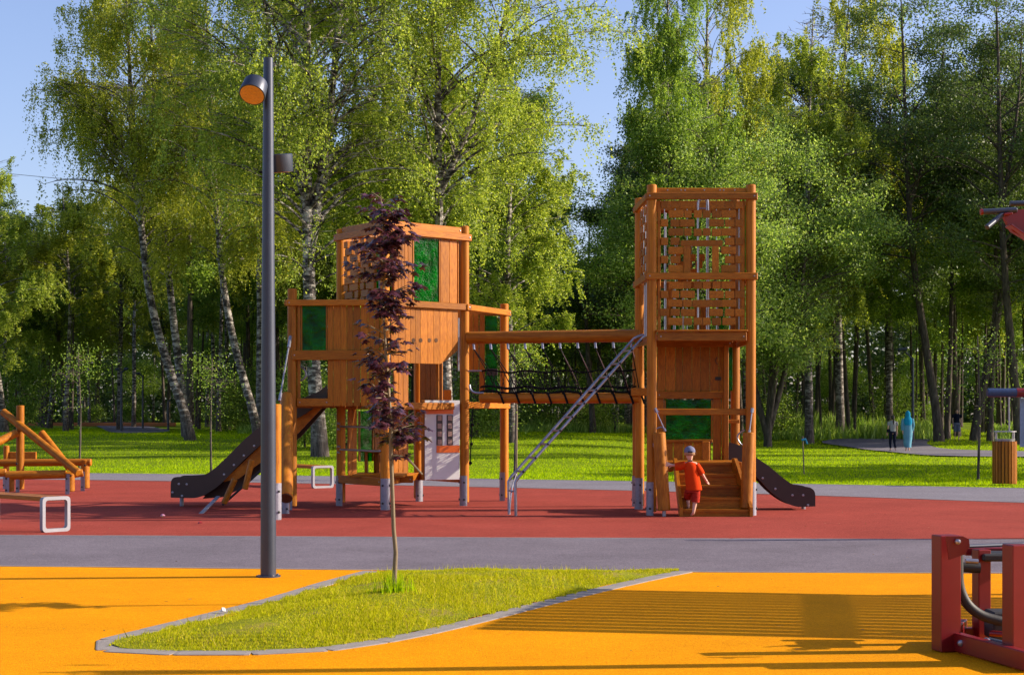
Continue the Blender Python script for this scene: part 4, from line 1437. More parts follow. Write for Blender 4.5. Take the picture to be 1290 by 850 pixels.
# ---- rope bridge ---------------------------------------------------------
UA, UB = V((-.76, 27.08, 2.865)), V((2.12, 26.12, 2.86))
big_log(UA, UB + V((.0, 0, 0)), .105, 'bridge_log')
LA3, LB3 = V((-.54, 26.98, 1.84)), V((2.10, 26.10, 1.835))
big_log(LA3, LB3, .085, 'bridge_log')
off = V((.28, .80, 0))
big_log(LA3 + off, LB3 + V((.05, .75, 0)), .085, 'bridge_log')
post(2.12, 26.92, 2.75, face=200)
part('bridge_bracket', LG, FORT, lambda b: b.box((2.10, 26.0, 1.93), (.30, .12, .13), None, .01))
part('bridge_bracket', ST, FORT, lambda b: b.tube(catmull([V((-.72, 27.0, 2.06)), V((-.70, 26.96, 1.98)), V((-.62, 26.95, 1.93)), V((-.48, 26.93, 1.93))], 4), .018, 8), 40)
part('grab_bar', ST, FORT, lambda b: b.tube([V((-.74, 27.0, 2.30)), V((-.52, 26.95, 2.30))], .014, 7), 40)
def bridge_net():
    n = 10
    tops, bots = [], []
    for i in range(n):
        t = (i + .35) / (n - .1)
        a = UA.lerp(UB, t) + V((0, 0, -.10))
        tops.append(a)
        rod('rope_hanger', ST, FORT, a + V((0, 0, .02)), a + V((.01, -.02, -.10)), .022)
        f = LA3.lerp(LB3, min(1, t + .09)) + V((0, -.06, .04))
        g = (LA3 + off).lerp(LB3 + off, min(1, t + .02)) + V((0, 0, .06))
        for e, dx in ((f, .0), (g, .0)):
            part('net_rope', M['rope'] if t < .45 or e is f else ST, FORT, lambda b: b.tube([a + V((0, 0, -.08)), a.lerp(e, .5) + V((0, 0, -.01)), e], .0085, 5), 40)
        rod('rope_tie', M['rope'], FORT, f + V((0, -.03, .06)), f + V((.07, -.05, -.14)), .018)
    def line(h, dy, r):
        pts = []
        for k in range(25):
            t = k / 24
            a = LA3.lerp(LB3, t)
            pts.append(V((a.x, a.y + dy, h + .02 * math.sin(t * 26) - .05 * math.sin(math.pi * t) * 0.4)))
        part('net_rope', M['rope'], FORT, lambda b: b.tube(pts, r, 5), 40)
    line(2.30, .02, .012); line(2.02, -.01, .013); line(1.945, -.03, .017); line(2.31, .75, .010); line(2.05, .78, .011); line(1.96, .3, .012); line(1.955, .55, .012)
    for k in range(34):
        t = (k + .5) / 34
        a = LA3.lerp(LB3, t) + V((0, 0, .09)); b_ = a + V((.05, .8, 0))
        mid = (a + b_) / 2 + V((0, 0, .02))
        rod('net_rope', M['rope'], FORT, a, b_, .009)
        if k % 2 == 0:
            a2 = LA3.lerp(LB3, min(1, t + .03)); q = V((a2.x, a2.y, 2.29))
            rod('net_rope', M['rope'], FORT, a, q, .006)
            rod('net_rope', M['rope'], FORT, V((a2.x, a2.y, 1.96)), V((a.x, a.y, 2.29)), .006)
bridge_net()
# knotted climbing rope hanging at the right of post five
part('knotted_rope', M['rope'], FORT, lambda b: [b.tube([W(596, 512, 26.9), W(594, 545, 26.9), W(592, 586, 26.9)], .012, 6)] + [b.ball(W(595 - i * 1.2, 535 + i * 24, 26.9), .03) for i in range(3)], 40)

# ---- log ramp left of the left building ------------------------------------
post(-3.52, 23.6, 1.72, .09, .55, name='post', face=270)
big_log(V((-3.68, 25.9, 1.86)), V((-3.43, 24.1, .30)), .105)
part('log_end', M['endgrain'], FORT, lambda b: b.tube([V((-3.4305, 24.104, .3035)) , V((-3.4300, 24.088, .289))], .096, 18))
chain(W(366, 424, 25.85), W(352, 505, 24.6), .012)
post(-3.56, 25.0, .45, .06, .38, face=250)

# ---- long slide ------------------------------------------------------------
lt = [(412, 484), (401, 493), (380, 502), (352, 517), (328.5, 536), (307, 554), (285, 576), (267, 592), (253.6, 598.5), (233.5, 600.3), (221, 600.7), (216, 604), (214.6, 611)]
lb = [(214.6, 626.5), (230, 627), (249, 626.4), (265, 618.5), (280, 607), (303, 583), (328, 560), (356, 536), (385, 521), (412, 500)]
slide(lt, lb, 26.7, 27.3, 26.65, .12, [(225, 609.5), (235, 609.8), (282, 597.5), (294.5, 585.5), (307, 573.7), (320, 561.5), (217, 620), (229, 624.5)])
def slide_timbers():
    o = W(0, 0, 26.75)
    pts = [(280, 607), (303, 585), (328, 561), (356, 537), (374, 520), (400, 500), (407, 512), (376, 545), (328.5, 582), (300, 603)]
    out = [(W(a, b, 26.76).x, W(a, b, 26.76).z) for a, b in pts]
    part('slide_timber', WD, FORT, lambda b: b.prism(out, (0, 26.80, 0), V((1, 0, 0)), V((0, 0, 1)), .04))
    pts = [(262, 619), (290, 602), (328, 578), (376, 540), (408, 508), (411, 514), (379, 550), (332, 588), (300, 617), (280, 626), (255, 628)]
    out = [(W(a, b, 27.2).x, W(a, b, 27.2).z) for a, b in pts]
    part('slide_skirt', M['slide'], FORT, lambda b: b.prism(out, (0, 27.25, 0), V((1, 0, 0)), V((0, 0, 1)), .03))
    part('slide_foot', FT, FORT, lambda b: b.tube([W(229, 626, 27.0), V((W(229, 626, 27.0).x, 27.0, 0))], .035, 8), 40)
    for (a, b2) in (((317.5, 579), (308.5, 616)), ((296, 603), (282, 634))):
        q = MB(); q.tube([W(*a, 26.0), W(*b2, 26.0)], .05, 12, True, .008)
        q.build('slanted_log', LG, FORT, 35)
    part('slide_brace', M['black'], FORT, lambda b: b.beam(W(335, 587, 26.2), W(280, 636, 26.2), .04, .035))
    part('slide_brace', FT, FORT, lambda b: b.beam(W(275, 625, 26.2), W(251, 649, 24.9), .07, .02))
slide_timbers()
# ------------------------------------------------------------------ street lamp
def street_lamp():
    D = 15.4
    x = (338 - CXP) / FPX * D
    t = thing('street_lamp', (x, D, 0), 'tall dark grey street lamp post with two round drum lamp heads in the foreground', 'street lamp')
    q = MB(); q.tube([(x, D, 0), (x, D, 1.6), (x, D, 5.03)], [.076, .072, .047], 24, True, 0)
    q.build('pole', M['lamp'], t, 40)
    q = MB(); q.tube([(x, D, 0), (x, D, .018)], .12, 24); q.build('base_plate', M['lamp'], t, 40)
    for a in range(4): bolt(t, (x + .10 * math.cos(a * 1.57 + .6), D + .10 * math.sin(a * 1.57 + .6), .022), (0, 0, 1), .012, .02)
    # near head, tipped towards the viewer; far head on the other side
    c = W(320, 112.5, D - .16); ax = V((-.12, -.62, -.76)).normalized()
    def head(c, ax, ra, rb, h, lens_label):
        b = MB(); b.tube([c - ax * h * .5, c - ax * h * .46, c + ax * h * .46, c + ax * h * .5], [ra * .93, ra, rb, rb * .975], 32)
        o = b.build('lamp_head', M['lamp'], t, 35)
        b = MB(); b.tube([c + ax * h * .46, c + ax * h * .515], rb * .89, 32); b.build('lens', M['lens'], o, 35)
        b = MB()
        for i in range(-2, 3):
            for j in range(-2, 3):
                if i * i + j * j < 6:
                    x_, y_, _ = basis(ax)
                    b.tube([c + ax * h * .50 + x_ * i * rb * .3 + y_ * j * rb * .3, c + ax * h * .535 + x_ * i * rb * .3 + y_ * j * rb * .3], rb * .09, 8)
        b.build('lens_facets', M['lens'], o, 35)
        return o
    head(c, ax, .116, .128, .17, '')
    part('arm', M['lamp'], t, lambda b: b.tube([V((x, D, 4.76)), c - ax * .06 + V((.03, .02, .03))], .03, 10), 40)
    c2 = W(352.5, 205.5, D + .16); ax2 = V((.05, .16, -.98)).normalized()
    head(c2, ax2, .130, .126, .175, '')
    part('arm', M['lamp'], t, lambda b: b.tube([V((x, D, 4.06)), c2 + V((-.02, -.05, .02))], .028, 10), 40)
street_lamp()

def far_lamp(px, D, h, label, tw):
    p = base(px, D)
    t = thing('street_lamp', p, label, 'street lamp')
    part('pole', M['lamp'], t, lambda b: b.tube([p, p + V((0, 0, h))], [.07, .05], 10), 40)
    for (dx, dz) in tw:
        part('lamp_head', M['lamp'], t, lambda b: (b.tube([p + V((0, 0, h - .1)), p + V((dx * .5, 0, h + dz * .6))], .035, 8), b.tube([p + V((dx * .45, 0, h + dz)), p + V((dx, 0, h + dz * .9)), p + V((dx * 1.05, 0, h + dz * .6))], [.09, .09, .04], 10)), 40)
far_lamp(153, 82, 3.15, 'far dark street lamp with a forked top by the woodland path', [(-.28, .1), (.3, .12)])
far_lamp(180, 100, 3.4, 'farthest slim street lamp left of the leaning birch', [(-.4, .12)])
far_lamp(212, 92, 1.7, 'short far grey lamp post right of the woodland path', [(.1, .05)])
far_lamp(1150, 76, 4.1, 'far dark street lamp with head to the left beside the turquoise walker', [(-.65, .42)])

# ------------------------------------------------------------------ benches
def bench(p, ang, L, label, w=.42, h=.47, two=True):
    t = thing('park_bench', p, label, 'bench')
    p = V(p); u = V((math.cos(ang), math.sin(ang), 0)); v = V((-u.y, u.x, 0))      # u: length, v: width
    def loop(c):
        b = MB()
        hw, r = w / 2, .05
        pts = []
        for (sx, sz, a0) in ((1, 1, 0), (-1, 1, 90), (-1, -1, 180), (1, -1, 270)):
            for k in range(4):
                a = R(a0 + k * 30)
                pts.append((sx * (hw - r) + r * math.cos(a), h / 2 + sz * (h / 2 - r) + r * math.sin(a)))
        n = len(pts)
        inn = [(x * (1 - .045 / hw), h / 2 + (z - h / 2) * (1 - .045 / (h / 2))) for x, z in pts]
        vs = []
        for off in (-.035, .035):
            for (x, z) in pts: vs.append(c + v * x + V((0, 0, z)) + u * off)
            for (x, z) in inn: vs.append(c + v * x + V((0, 0, z)) + u * off)
        fs = []
        for i in range(n):
            j = (i + 1) % n
            fs += [(i, j, n + j, n + i), (2 * n + i, 3 * n + i, 3 * n + j, 2 * n + j), (i, 2 * n + i, 2 * n + j, j), (n + i, n + j, 3 * n + j, 3 * n + i)]
        b.add(vs, fs)
        b.build('leg_frame', M['benchmetal'], t, 30)
    loop(p + u * 0)
    loop(p - u * (L - .1))
    n = 4
    for k in range(n):
        c = p - u * (L / 2 + .035 - .02) + v * ((k - (n - 1) / 2) * (w - .06) / n)
        part('seat_slat', WD, t, lambda b: b.beam(c - u * (L / 2 - .05) + V((0, 0, h - .03)), c + u * (L / 2 - .06) + V((0, 0, h - .03)), (w - .08) / n - .008, .06))
M['benchmetal'] = simple("pale_bench_frame", (.27, .27, .30), .45, .1, .1)
bench((-6.10, 21.20, .006), R(-42), 1.9, 'low wooden bench with pale metal loop leg at the left edge on the red surface')
bench(((407 - CXP) / FPX * 33.5, 33.4, .006), R(-50), 1.8, 'low wooden bench seen through the legs of the left fort', .52)

# ------------------------------------------------------------------ log climbing frame at the left
def log_frame():
    t = thing('log_climbing_frame', (-9.4, 31.2, 0), 'low orange log climbing frame with crossed leaning poles at the left edge', 'play structure')
    def lg(a, b, r, nm='log'):
        q = MB(); q.tube([a, b], r, 18, True, .01); return q.build(nm, LG, t, 35)
    def foot_post(px, D, top, r, nm='post', face=200):
        x = (px - CXP) / FPX * D
        return post(x, D, top, r, .40, t, nm, face=face)
    DF, DB = 30.9, 32.2
    foot_post(12.5, DF, W(0, 594, DF).z, .085); foot_post(88.5, DF, W(0, 596, DF).z, .085)
    foot_post(107.5, DB, W(0, 579, DB).z, .085); foot_post(25.5, 31.7, W(0, 510.5, 31.7).z, .078)
    foot_post(-14, DF, W(0, 594, DF).z, .085)
    lg(W(8, 598.5, DF - .02), W(83, 597, DF - .02), .085)
    lg(W(82, 599, DF), W(104.5, 595, DF + .1), .075)
    lg(W(-40, 583, DB), W(115, 582, DB), .075)
    lg(W(4, 518.5, 31.9), W(99, 595.5, 30.7), .075)
    lg(W(52, 544.5, 32.0), W(88, 590, 31.6), .072)
    lg(W(-30, 570, 31.0), W(21, 545, 31.6), .08)
    lg(W(-30, 596, 30.8), W(8, 595, 30.9), .08)
    b = MB(); b.box(W(29, 575, 33.0), (.56, .06, .20), None, .01); b.build('board', WD, t)
    foot_post(8, 33.0, W(0, 561, 33.0).z, .06)
    for (px_, py_) in ((21, 584), (89, 599), (107, 586)):
        q = W(px_, py_, 30.7); bolt(t, q, (0, -1, 0), .02, .02, M['black'])
log_frame()

# ------------------------------------------------------------------ litter bin
def litter_bin():
    D = 34.5
    x = (1265.5 - CXP) / FPX * D
    z0 = 0.02
    t = thing('litter_bin', (x, D, 0), 'round litter bin clad in upright orange wooden slats with metal ring on top', 'litter bin')
    b = MB(); b.tube([(x, D, z0 + .04), (x, D, z0 + .97)], .215, 24); b.build('liner', M['black'], t, 40)
    for k in range(22):
        a = 2 * math.pi * k / 22
        piece('slat', 'box', WD, t, (x + .245 * math.cos(a), D + .245 * math.sin(a), z0 + .49), (.026, .052, .92), (0, 0, a))
    b = MB(); b.tube([(x, D, z0 + .955), (x, D, z0 + 1.0)], [.215, .22], 24); b.build('collar', M['steel'], t, 40)
    b = MB(); b.tube([(x, D, z0 + 1.15), (x, D, z0 + 1.175)], .25, 24); b.build('lid_ring', M['steel'], t, 40)
    for a in (20, 140, 200, 320):
        rod('lid_support', M['steel'], t, (x + .21 * math.cos(R(a)), D + .21 * math.sin(R(a)), z0 + .98), (x + .21 * math.cos(R(a)), D + .21 * math.sin(R(a)), z0 + 1.16), .016)
litter_bin()

# ------------------------------------------------------------------ litter on the ground, far walls
M['dryleaf'] = leafmat('dry_leaf', [(0, (.05, .025, .01)), (.5, (.14, .07, .02)), (1, (.3, .2, .06))], .2)
def bits():
    for (px, py, m, lb, s) in ((205, 651.5, 'pink', 'small pink wrapper lying on the red surface', .04), (252, 661, 'red', 'tiny red scrap lying on the red surface by the lamp post', .035), (281, 774, 'white', 'small white scrap of paper lying in the island grass', .024)):
        p = G(px, py)
        z = .02 if m != 'white' else mound(p.x, p.y) + .018
        b = MB(); b.add([(p.x - s, p.y, z), (p.x, p.y - s * .7, z + .01), (p.x + s, p.y, z + .004), (p.x + .01, p.y + s, z + .03), (p.x - .4 * s, p.y, z + .035)],
                        [(0, 1, 4), (1, 2, 4), (2, 3, 4), (3, 0, 4), (0, 3, 2, 1)])
        o = b.build('litter', M[m], None); tag(o, lb, 'litter')
    rl = np.random.default_rng(12)
    n = 170
    D = rl.uniform(10.5, 26, n); X = rl.uniform(-.34, .34, n) * D
    C = np.stack([X, D, np.full(n, .022)], 1)
    C = C[[not inside(x, y, isl) for x, y in zip(X, D)]]
    v, f = leaf_quads(rl, C, rl.uniform(.02, .05, len(C)), .6)
    v[:, 2] = .018 + np.abs(v[:, 2] - .022) * .5
    tag(link('fallen_leaves', quad_mesh('fallen_leaves', v, f, M['dryleaf'])), 'scattered dry fallen leaves and crumbs on the rubber surfaces', 'leaves', None, 'stuff')
    # low coloured walls of another playground far beyond the trunks
    b = MB(); y = 118; b.box((-31.5, y, hgt(-31, y) + .14), (13, .3, .28), None, .03)
    o = b.build('low_wall', M['farorange'], None); tag(o, 'low orange wall far beyond the trunks at the left', 'wall')
bits()

# ------------------------------------------------------------------ pergola right of the picture (casts the striped shade)
def pergola():
    ang = R(-10)
    c = V((8.75, 12.75, 0))
    t = thing('slatted_pergola', c, 'slatted wooden sunshade standing just beyond the right edge', 'pergola')
    u = V((math.cos(ang), math.sin(ang), 0)); v = V((-u.y, u.x, 0)); H = 2.45
    L, Wd_ = 7.0, 2.6
    for a in (-1.35, 3.0):
        for b_ in (-1, 1):
            p = c + u * a + v * b_ * (Wd_ / 2 - .1)
            rod('post', FT, t, p, p + V((0, 0, H - .03)), .05)
    for s in range(15):
        w = (s - 7) / 7 * (Wd_ / 2)
        part('slat', WD, t, lambda b: b.beam(c - u * (L / 2 + .16 - .16 * w / (Wd_ / 2)) + v * w + V((0, 0, H)), c + u * (L / 2) + v * w + V((0, 0, H)), .155, .03))
    for a in (-1.35, 3.0):
        part('beam', WD, t, lambda b: b.beam(c + u * a - v * (Wd_ / 2 + .05) + V((0, 0, H - .06)), c + u * a + v * (Wd_ / 2 + .05) + V((0, 0, H - .06)), .08, .08))
    part('shade_board', WD, t, lambda b: b.box(c + u * -1.2 + V((0, 0, H + .035)), (.36, Wd_ + .1, .03), Matrix.Rotation(ang, 3, 'Z'), .004))
pergola()

# ------------------------------------------------------------------ red outdoor gym machines
RD, BK = M['red'], M['black']
def press_machine():
    D = 10.6
    s = D / FPX
    t = thing('exercise_machine', ((1235 - CXP) * s, 10.7, 0), 'red steel leg press machine with black curved arm at the lower right corner', 'exercise machine')
    X = lambda p, d: (p - CXP) / FPX * d
    def upright(px0, px1, d, top, nm='upright', yaw=28, dep=.13):
        x = X((px0 + px1) / 2, d); w = (px1 - px0) / FPX * d
        b = MB(); m = Matrix.Rotation(R(yaw), 3, 'Z')
        b.box((x, d + .05, top / 2 + .01), (w * .86, dep, top), m, .006)
        return b.build(nm, RD, t, 30)
    zt = lambda y, d: EYE + (HOR - y) / FPX * d
    u1 = upright(1178, 1211, 10.55, zt(676, 10.55), yaw=14)
    u2 = upright(1229, 1249, 10.9, zt(694, 10.9), yaw=12, dep=.10)
    u3 = upright(1268, 1303, 10.0, zt(688, 10.0), yaw=14)
    # top bracket of the first upright with pivot bolt
    p = W(1199, 681, 10.5)
    part('pivot_bracket', RD, t, lambda b: b.prism([(0, -.10), (.10, -.065), (.135, -.01), (.13, .035), (.09, .055), (-.02, .055)], (p.x - .03, 10.47, p.z - .02), V((1, 0, 0)), V((0, 0, 1)), .02), 30)
    bolt(t, W(1206.5, 682, 10.42), (0, -1, 0), .018, .03)
    # curved black arm
    arm = [W(1207, 692, 10.60), W(1207, 712, 10.60), W(1208, 735, 10.60), W(1214, 753, 10.60), W(1224, 766, 10.60), W(1240, 776, 10.60), W(1262, 782, 10.6)]
    part('curved_arm', BK, t, lambda b: b.tube(catmull(arm, 6), .034, 14), 40)
    part('arm_edge', M['steel'], t, lambda b: b.tube(catmull([q + V((-.032, -.015, .0)) for q in arm[:-1]], 6), .004, 6), 40)
    part('handle_bar', M['lamp'], t, lambda b: b.tube([W(1214, 688, 10.9), W(1300, 684.5, 11.1)], .013, 8), 40)
    part('cross_beam', RD, t, lambda b: b.beam(W(1214, 694, 11.2), W(1300, 694, 11.2), .08, .055, .006), 30)
    part('seat_pad', BK, t, lambda b: b.box(W(1262, 700, 11.0), (.34, .30, .05), None, .02), 30)
    part('pivot_tube', BK, t, lambda b: (b.tube([W(1211, 714, 10.8), W(1234, 715, 10.8)], .036, 14)), 40)
    part('pivot_tube', M['steel'], t, lambda b: (b.tube([W(1216, 706, 10.75), W(1232, 707, 10.75)], .018, 10)), 40)
    part('weight_block', BK, t, lambda b: b.box(W(1262, 786, 10.75), (.18, .22, .19), None, .012), 30)
    # floor frame
    part('floor_beam', RD, t, lambda b: b.beam(V((X(1200, 10.6) , 10.66, .075)), V((X(1296, 9.75), 9.72, .075)), .07, .12, .006), 30)
    part('floor_beam', RD, t, lambda b: b.beam(V((X(1200, 10.9), 11.0, .06)), V((X(1320, 10.9), 11.0, .06)), .08, .10, .006), 30)
    part('floor_beam', RD, t, lambda b: b.beam(V((X(1196, 10.6), 10.6, .09)), V((X(1212, 11.0), 11.05, .09)), .10, .15, .006), 30)
    part('foot_rest', M['lamp'], t, lambda b: b.tube([W(1245, 806, 10.45), W(1275, 813, 10.4)], .022, 10), 40)
    part('foot_rest', RD, t, lambda b: b.tube([W(1247, 797, 10.6), W(1285, 800, 10.5)], .02, 10), 40)
    bolt(t, W(1210.5, 809.5, 10.45), (0, -1, 0), .022, .03); bolt(t, W(1247, 812, 10.2), (0, -1, 0), .02, .03)
    bolt(t, W(1243, 807, 10.4), (0, -1, 0), .024, .03)
press_machine()

def pullup():
    D = 10.2
    t = thing('pull_up_frame', (3.75, D, 0), 'red pull up frame with dark padded grips reaching in at the upper right edge', 'exercise machine')
    g = M['lamp']
    part('post', RD, t, lambda b: b.box((3.82, D, 1.55), (.14, .14, 3.1), None, .01), 30)
    a = W(1236, 267, D); b_ = W(1281, 264.5, D)
    part('grip', g, t, lambda b: b.tube([a, b_], .018, 14, True, .004), 40)
    part('grip', g, t, lambda b: b.tube([W(1243, 286.5, D - .1), W(1263, 270, D)], .017, 14, True, .004), 40)
    part('grip', g, t, lambda b: b.tube([W(1272, 256.5, D + .3), W(1310, 256, D + .3)], .018, 14, True, .004), 40)
    part('end_cap', RD, t, lambda b: b.tube([W(1235, 267.2, D), W(1238, 267, D)], .0195, 14), 40)
    pl = [(1262, 269), (1282, 264), (1300, 262), (1330, 262), (1330, 312), (1300, 305), (1276, 291), (1270, 281), (1266, 273)]
    q = MB(); q.prism([(W(x, y, D).x, W(x, y, D).z) for x, y in pl], (0, D + .06, 0), V((1, 0, 0)), V((0, 0, 1)), .05)
    q.build('side_plate', RD, t, 30)
    part('plate_rim', RD, t, lambda b: b.beam(W(1270, 284, D), W(1300, 305, D), .12, .012, .003))
    part('plate_rim', RD, t, lambda b: b.beam(W(1262, 271, D), W(1272, 270, D), .12, .012, .003))
pullup()

def grip_machine():
    D = 20.0
    x = (1318 - CXP) / FPX * D
    t = thing('arm_exerciser', (x, D, 0), 'arm exercise machine with dark blue grip and pale blue plate at the right edge', 'exercise machine')
    part('post', RD, t, lambda b: b.box((x, D, 1.0), (.12, .12, 2.0), None, .01), 30)
    part('grip', M['blue'], t, lambda b: b.tube([W(1243.5, 494.5, D), W(1281, 494.5, D)], .055, 16, True, .01), 40)
    part('arm', RD, t, lambda b: b.tube([W(1280, 494.5, D), W(1320, 494.5, D)], .057, 16), 40)
    part('hanging_rod', M['steel'], t, lambda b: b.tube([W(1271, 498, D), W(1271.5, 543, D)], .011, 8), 40)
    part('side_plate', M['paleblue'], t, lambda b: b.box(W(1297, 532, D + .1), (.24, .03, .62), None, .01), 30)
    part('side_plate', M['paleblue'], t, lambda b: b.box((W(1297, 532, D + .1).x + .02, D + .1, .6), (.10, .05, 1.2), None, .01), 30)
grip_machine()

def cable():
    a, b_ = W(-120, 203, 130), W(420, 222, 150)
    pts = [a.lerp(b_, t) - V((0, 0, 1.2 * math.sin(math.pi * t))) for t in np.linspace(0, 1, 14)]
    q = MB(); q.tube(pts, .022, 5)
    tag(q.build('overhead_cable', M['black'], None), 'thin overhead cable crossing the sky at the far left', 'cable')
cable()
# ------------------------------------------------------------------ people
def skin_body(name, joints, edges, parent, m, sub=2):
    """joints: name -> (xyz, radius); one continuous skinned surface"""
    names = list(joints)
    me = bpy.data.meshes.new(name)
    me.from_pydata([joints[n][0] for n in names], [(names.index(a), names.index(b)) for a, b in edges], [])
    o = bpy.data.objects.new(name, me); COL.objects.link(o)
    md = o.modifiers.new("skin", 'SKIN')
    sv = me.skin_vertices[0].data
    for i, n in enumerate(names):
        r = joints[n][1]
        sv[i].radius = (r, r)
        sv[i].use_root = (n == names[0])
    md.use_smooth_shade = True
    s = o.modifiers.new("sub", 'SUBSURF'); s.levels = sub; s.render_levels = sub
    dg = bpy.context.evaluated_depsgraph_get(); dg.update()
    ev = o.evaluated_get(dg)
    me2 = bpy.data.meshes.new_from_object(ev)
    bpy.data.objects.remove(o)
    me2.name = name
    me2.materials.clear(); me2.materials.append(m)
    me2.polygons.foreach_set("use_smooth", [True] * len(me2.polygons))
    return link(name, me2, parent)

def loft(b, rings, n=18):
    """rings: (centre, rx, ry, rotz[, tilt]) stacked ellipses"""
    base_ = len(b.v)
    for (c, rx, ry, rz_) in rings:
        for k in range(n):
            a = 2 * math.pi * k / n
            x, y = rx * math.cos(a), ry * math.sin(a)
            b.v.append((c[0] + x * math.cos(rz_) - y * math.sin(rz_), c[1] + x * math.sin(rz_) + y * math.cos(rz_), c[2]))
    for i in range(len(rings) - 1):
        for k in range(n):
            k2 = (k + 1) % n
            b.f.append((base_ + i * n + k, base_ + i * n + k2, base_ + (i + 1) * n + k2, base_ + (i + 1) * n + k)); b.mi.append(0)

def person_body(t, S, J, m, curl=.5):
    """J: dict of joint positions (metres, local). Adds hands with five fingers."""
    k = S
    rad = dict(pelvis=.075, waist=.066, chest=.078, neck0=.034, neck=.032, head0=.050, head1=.062, head2=.058, head3=.034,
               shL=.036, elL=.024, wrL=.016, shR=.036, elR=.024, wrR=.016, hipL=.055, knL=.036, anL=.022, toL=.020, hipR=.055, knR=.036, anR=.022, toR=.020)
    j = {}
    for n in ['pelvis', 'waist', 'chest', 'neck0', 'neck', 'head0', 'head1', 'head2', 'head3', 'shL', 'elL', 'wrL', 'shR', 'elR', 'wrR', 'hipL', 'knL', 'anL', 'toL', 'hipR', 'knR', 'anR', 'toR']:
        j[n] = (V(J[n]), rad[n] * k * J.get('fat', 1))
    e = [('pelvis', 'waist'), ('waist', 'chest'), ('chest', 'neck0'), ('neck0', 'neck'), ('neck', 'head0'), ('head0', 'head1'), ('head1', 'head2'), ('head2', 'head3'),
         ('chest', 'shL'), ('shL', 'elL'), ('elL', 'wrL'), ('chest', 'shR'), ('shR', 'elR'), ('elR', 'wrR'),
         ('pelvis', 'hipL'), ('hipL', 'knL'), ('knL', 'anL'), ('anL', 'toL'), ('pelvis', 'hipR'), ('hipR', 'knR'), ('knR', 'anR'), ('anR', 'toR')]
    for s in 'LR':
        w = V(J['wr' + s]); d = (w - V(J['el' + s])).normalized()
        side = V(J.get('palm' + s, (0, 1, 0))); side = (side - d * side.dot(d)).normalized()
        nrm = d.cross(side)
        pc = w + d * .045 * k
        j['pa' + s] = (pc, .020 * k); e.append(('wr' + s, 'pa' + s))
        for i, (off, L) in enumerate(((-.026, .030), (-.009, .037), (.009, .035), (.026, .027))):
            a = pc + d * .026 * k + side * off * k
            c1 = a + d * L * k * .55 + nrm * .006 * k
            c2 = c1 + (d * (1 - curl) + nrm * curl).normalized() * L * k * .5
            for q, (pp, rr) in enumerate(((a, .0085), (c1, .0072), (c2, .0055))):
                j['f%s%d%d' % (s, i, q)] = (pp, rr * k)
            e += [('pa' + s, 'f%s%d0' % (s, i)), ('f%s%d0' % (s, i), 'f%s%d1' % (s, i)), ('f%s%d1' % (s, i), 'f%s%d2' % (s, i))]
        a = w + d * .025 * k - side * .026 * k + nrm * .006 * k
        c = a + (d * .6 - side * .6 + nrm * .5).normalized() * .030 * k
        j['t%s0' % s] = (a, .009 * k); j['t%s1' % s] = (c, .0065 * k)
        e += [('wr' + s, 't%s0' % s), ('t%s0' % s, 't%s1' % s)]
    return skin_body('body', j, e, t, m)

def face(t, c, f, k, hm=None):
    """eyes, nose, mouth and ears on the head at c looking along f"""
    f = V(f).normalized(); s = V((-f.y, f.x, 0)).normalized(); u = V((0, 0, 1))
    p = V(t.location)
    c = V(c)
    def P(a, b_, z): return p + c + f * a * k + s * b_ * k + u * z * k
    for sg in (-1, 1):
        part('eye', M['white'], t, lambda b: b.ball(P(.056, sg * .024, .006), .008 * k), 60)
        part('iris', M['hair'], t, lambda b: b.ball(P(.0625, sg * .024, .006), .0042 * k, 4), 60)
        part('ear', M['skin'], t, lambda b: b.ball(P(-.002, sg * .064, -.004), .017 * k, 8, (.75, .55, 1.15)), 60)
    part('nose', M['skin'], t, lambda b: b.tube([P(.056, 0, .006), P(.070, 0, -.018), P(.058, 0, -.022)], [.006 * k, .010 * k, .006 * k], 8), 60)
    part('mouth', M['cloth_red'], t, lambda b: b.tube([P(.056, -.018, -.037), P(.0635, 0, -.038), P(.056, .018, -.037)], [.003 * k, .0045 * k, .003 * k], 6), 60)

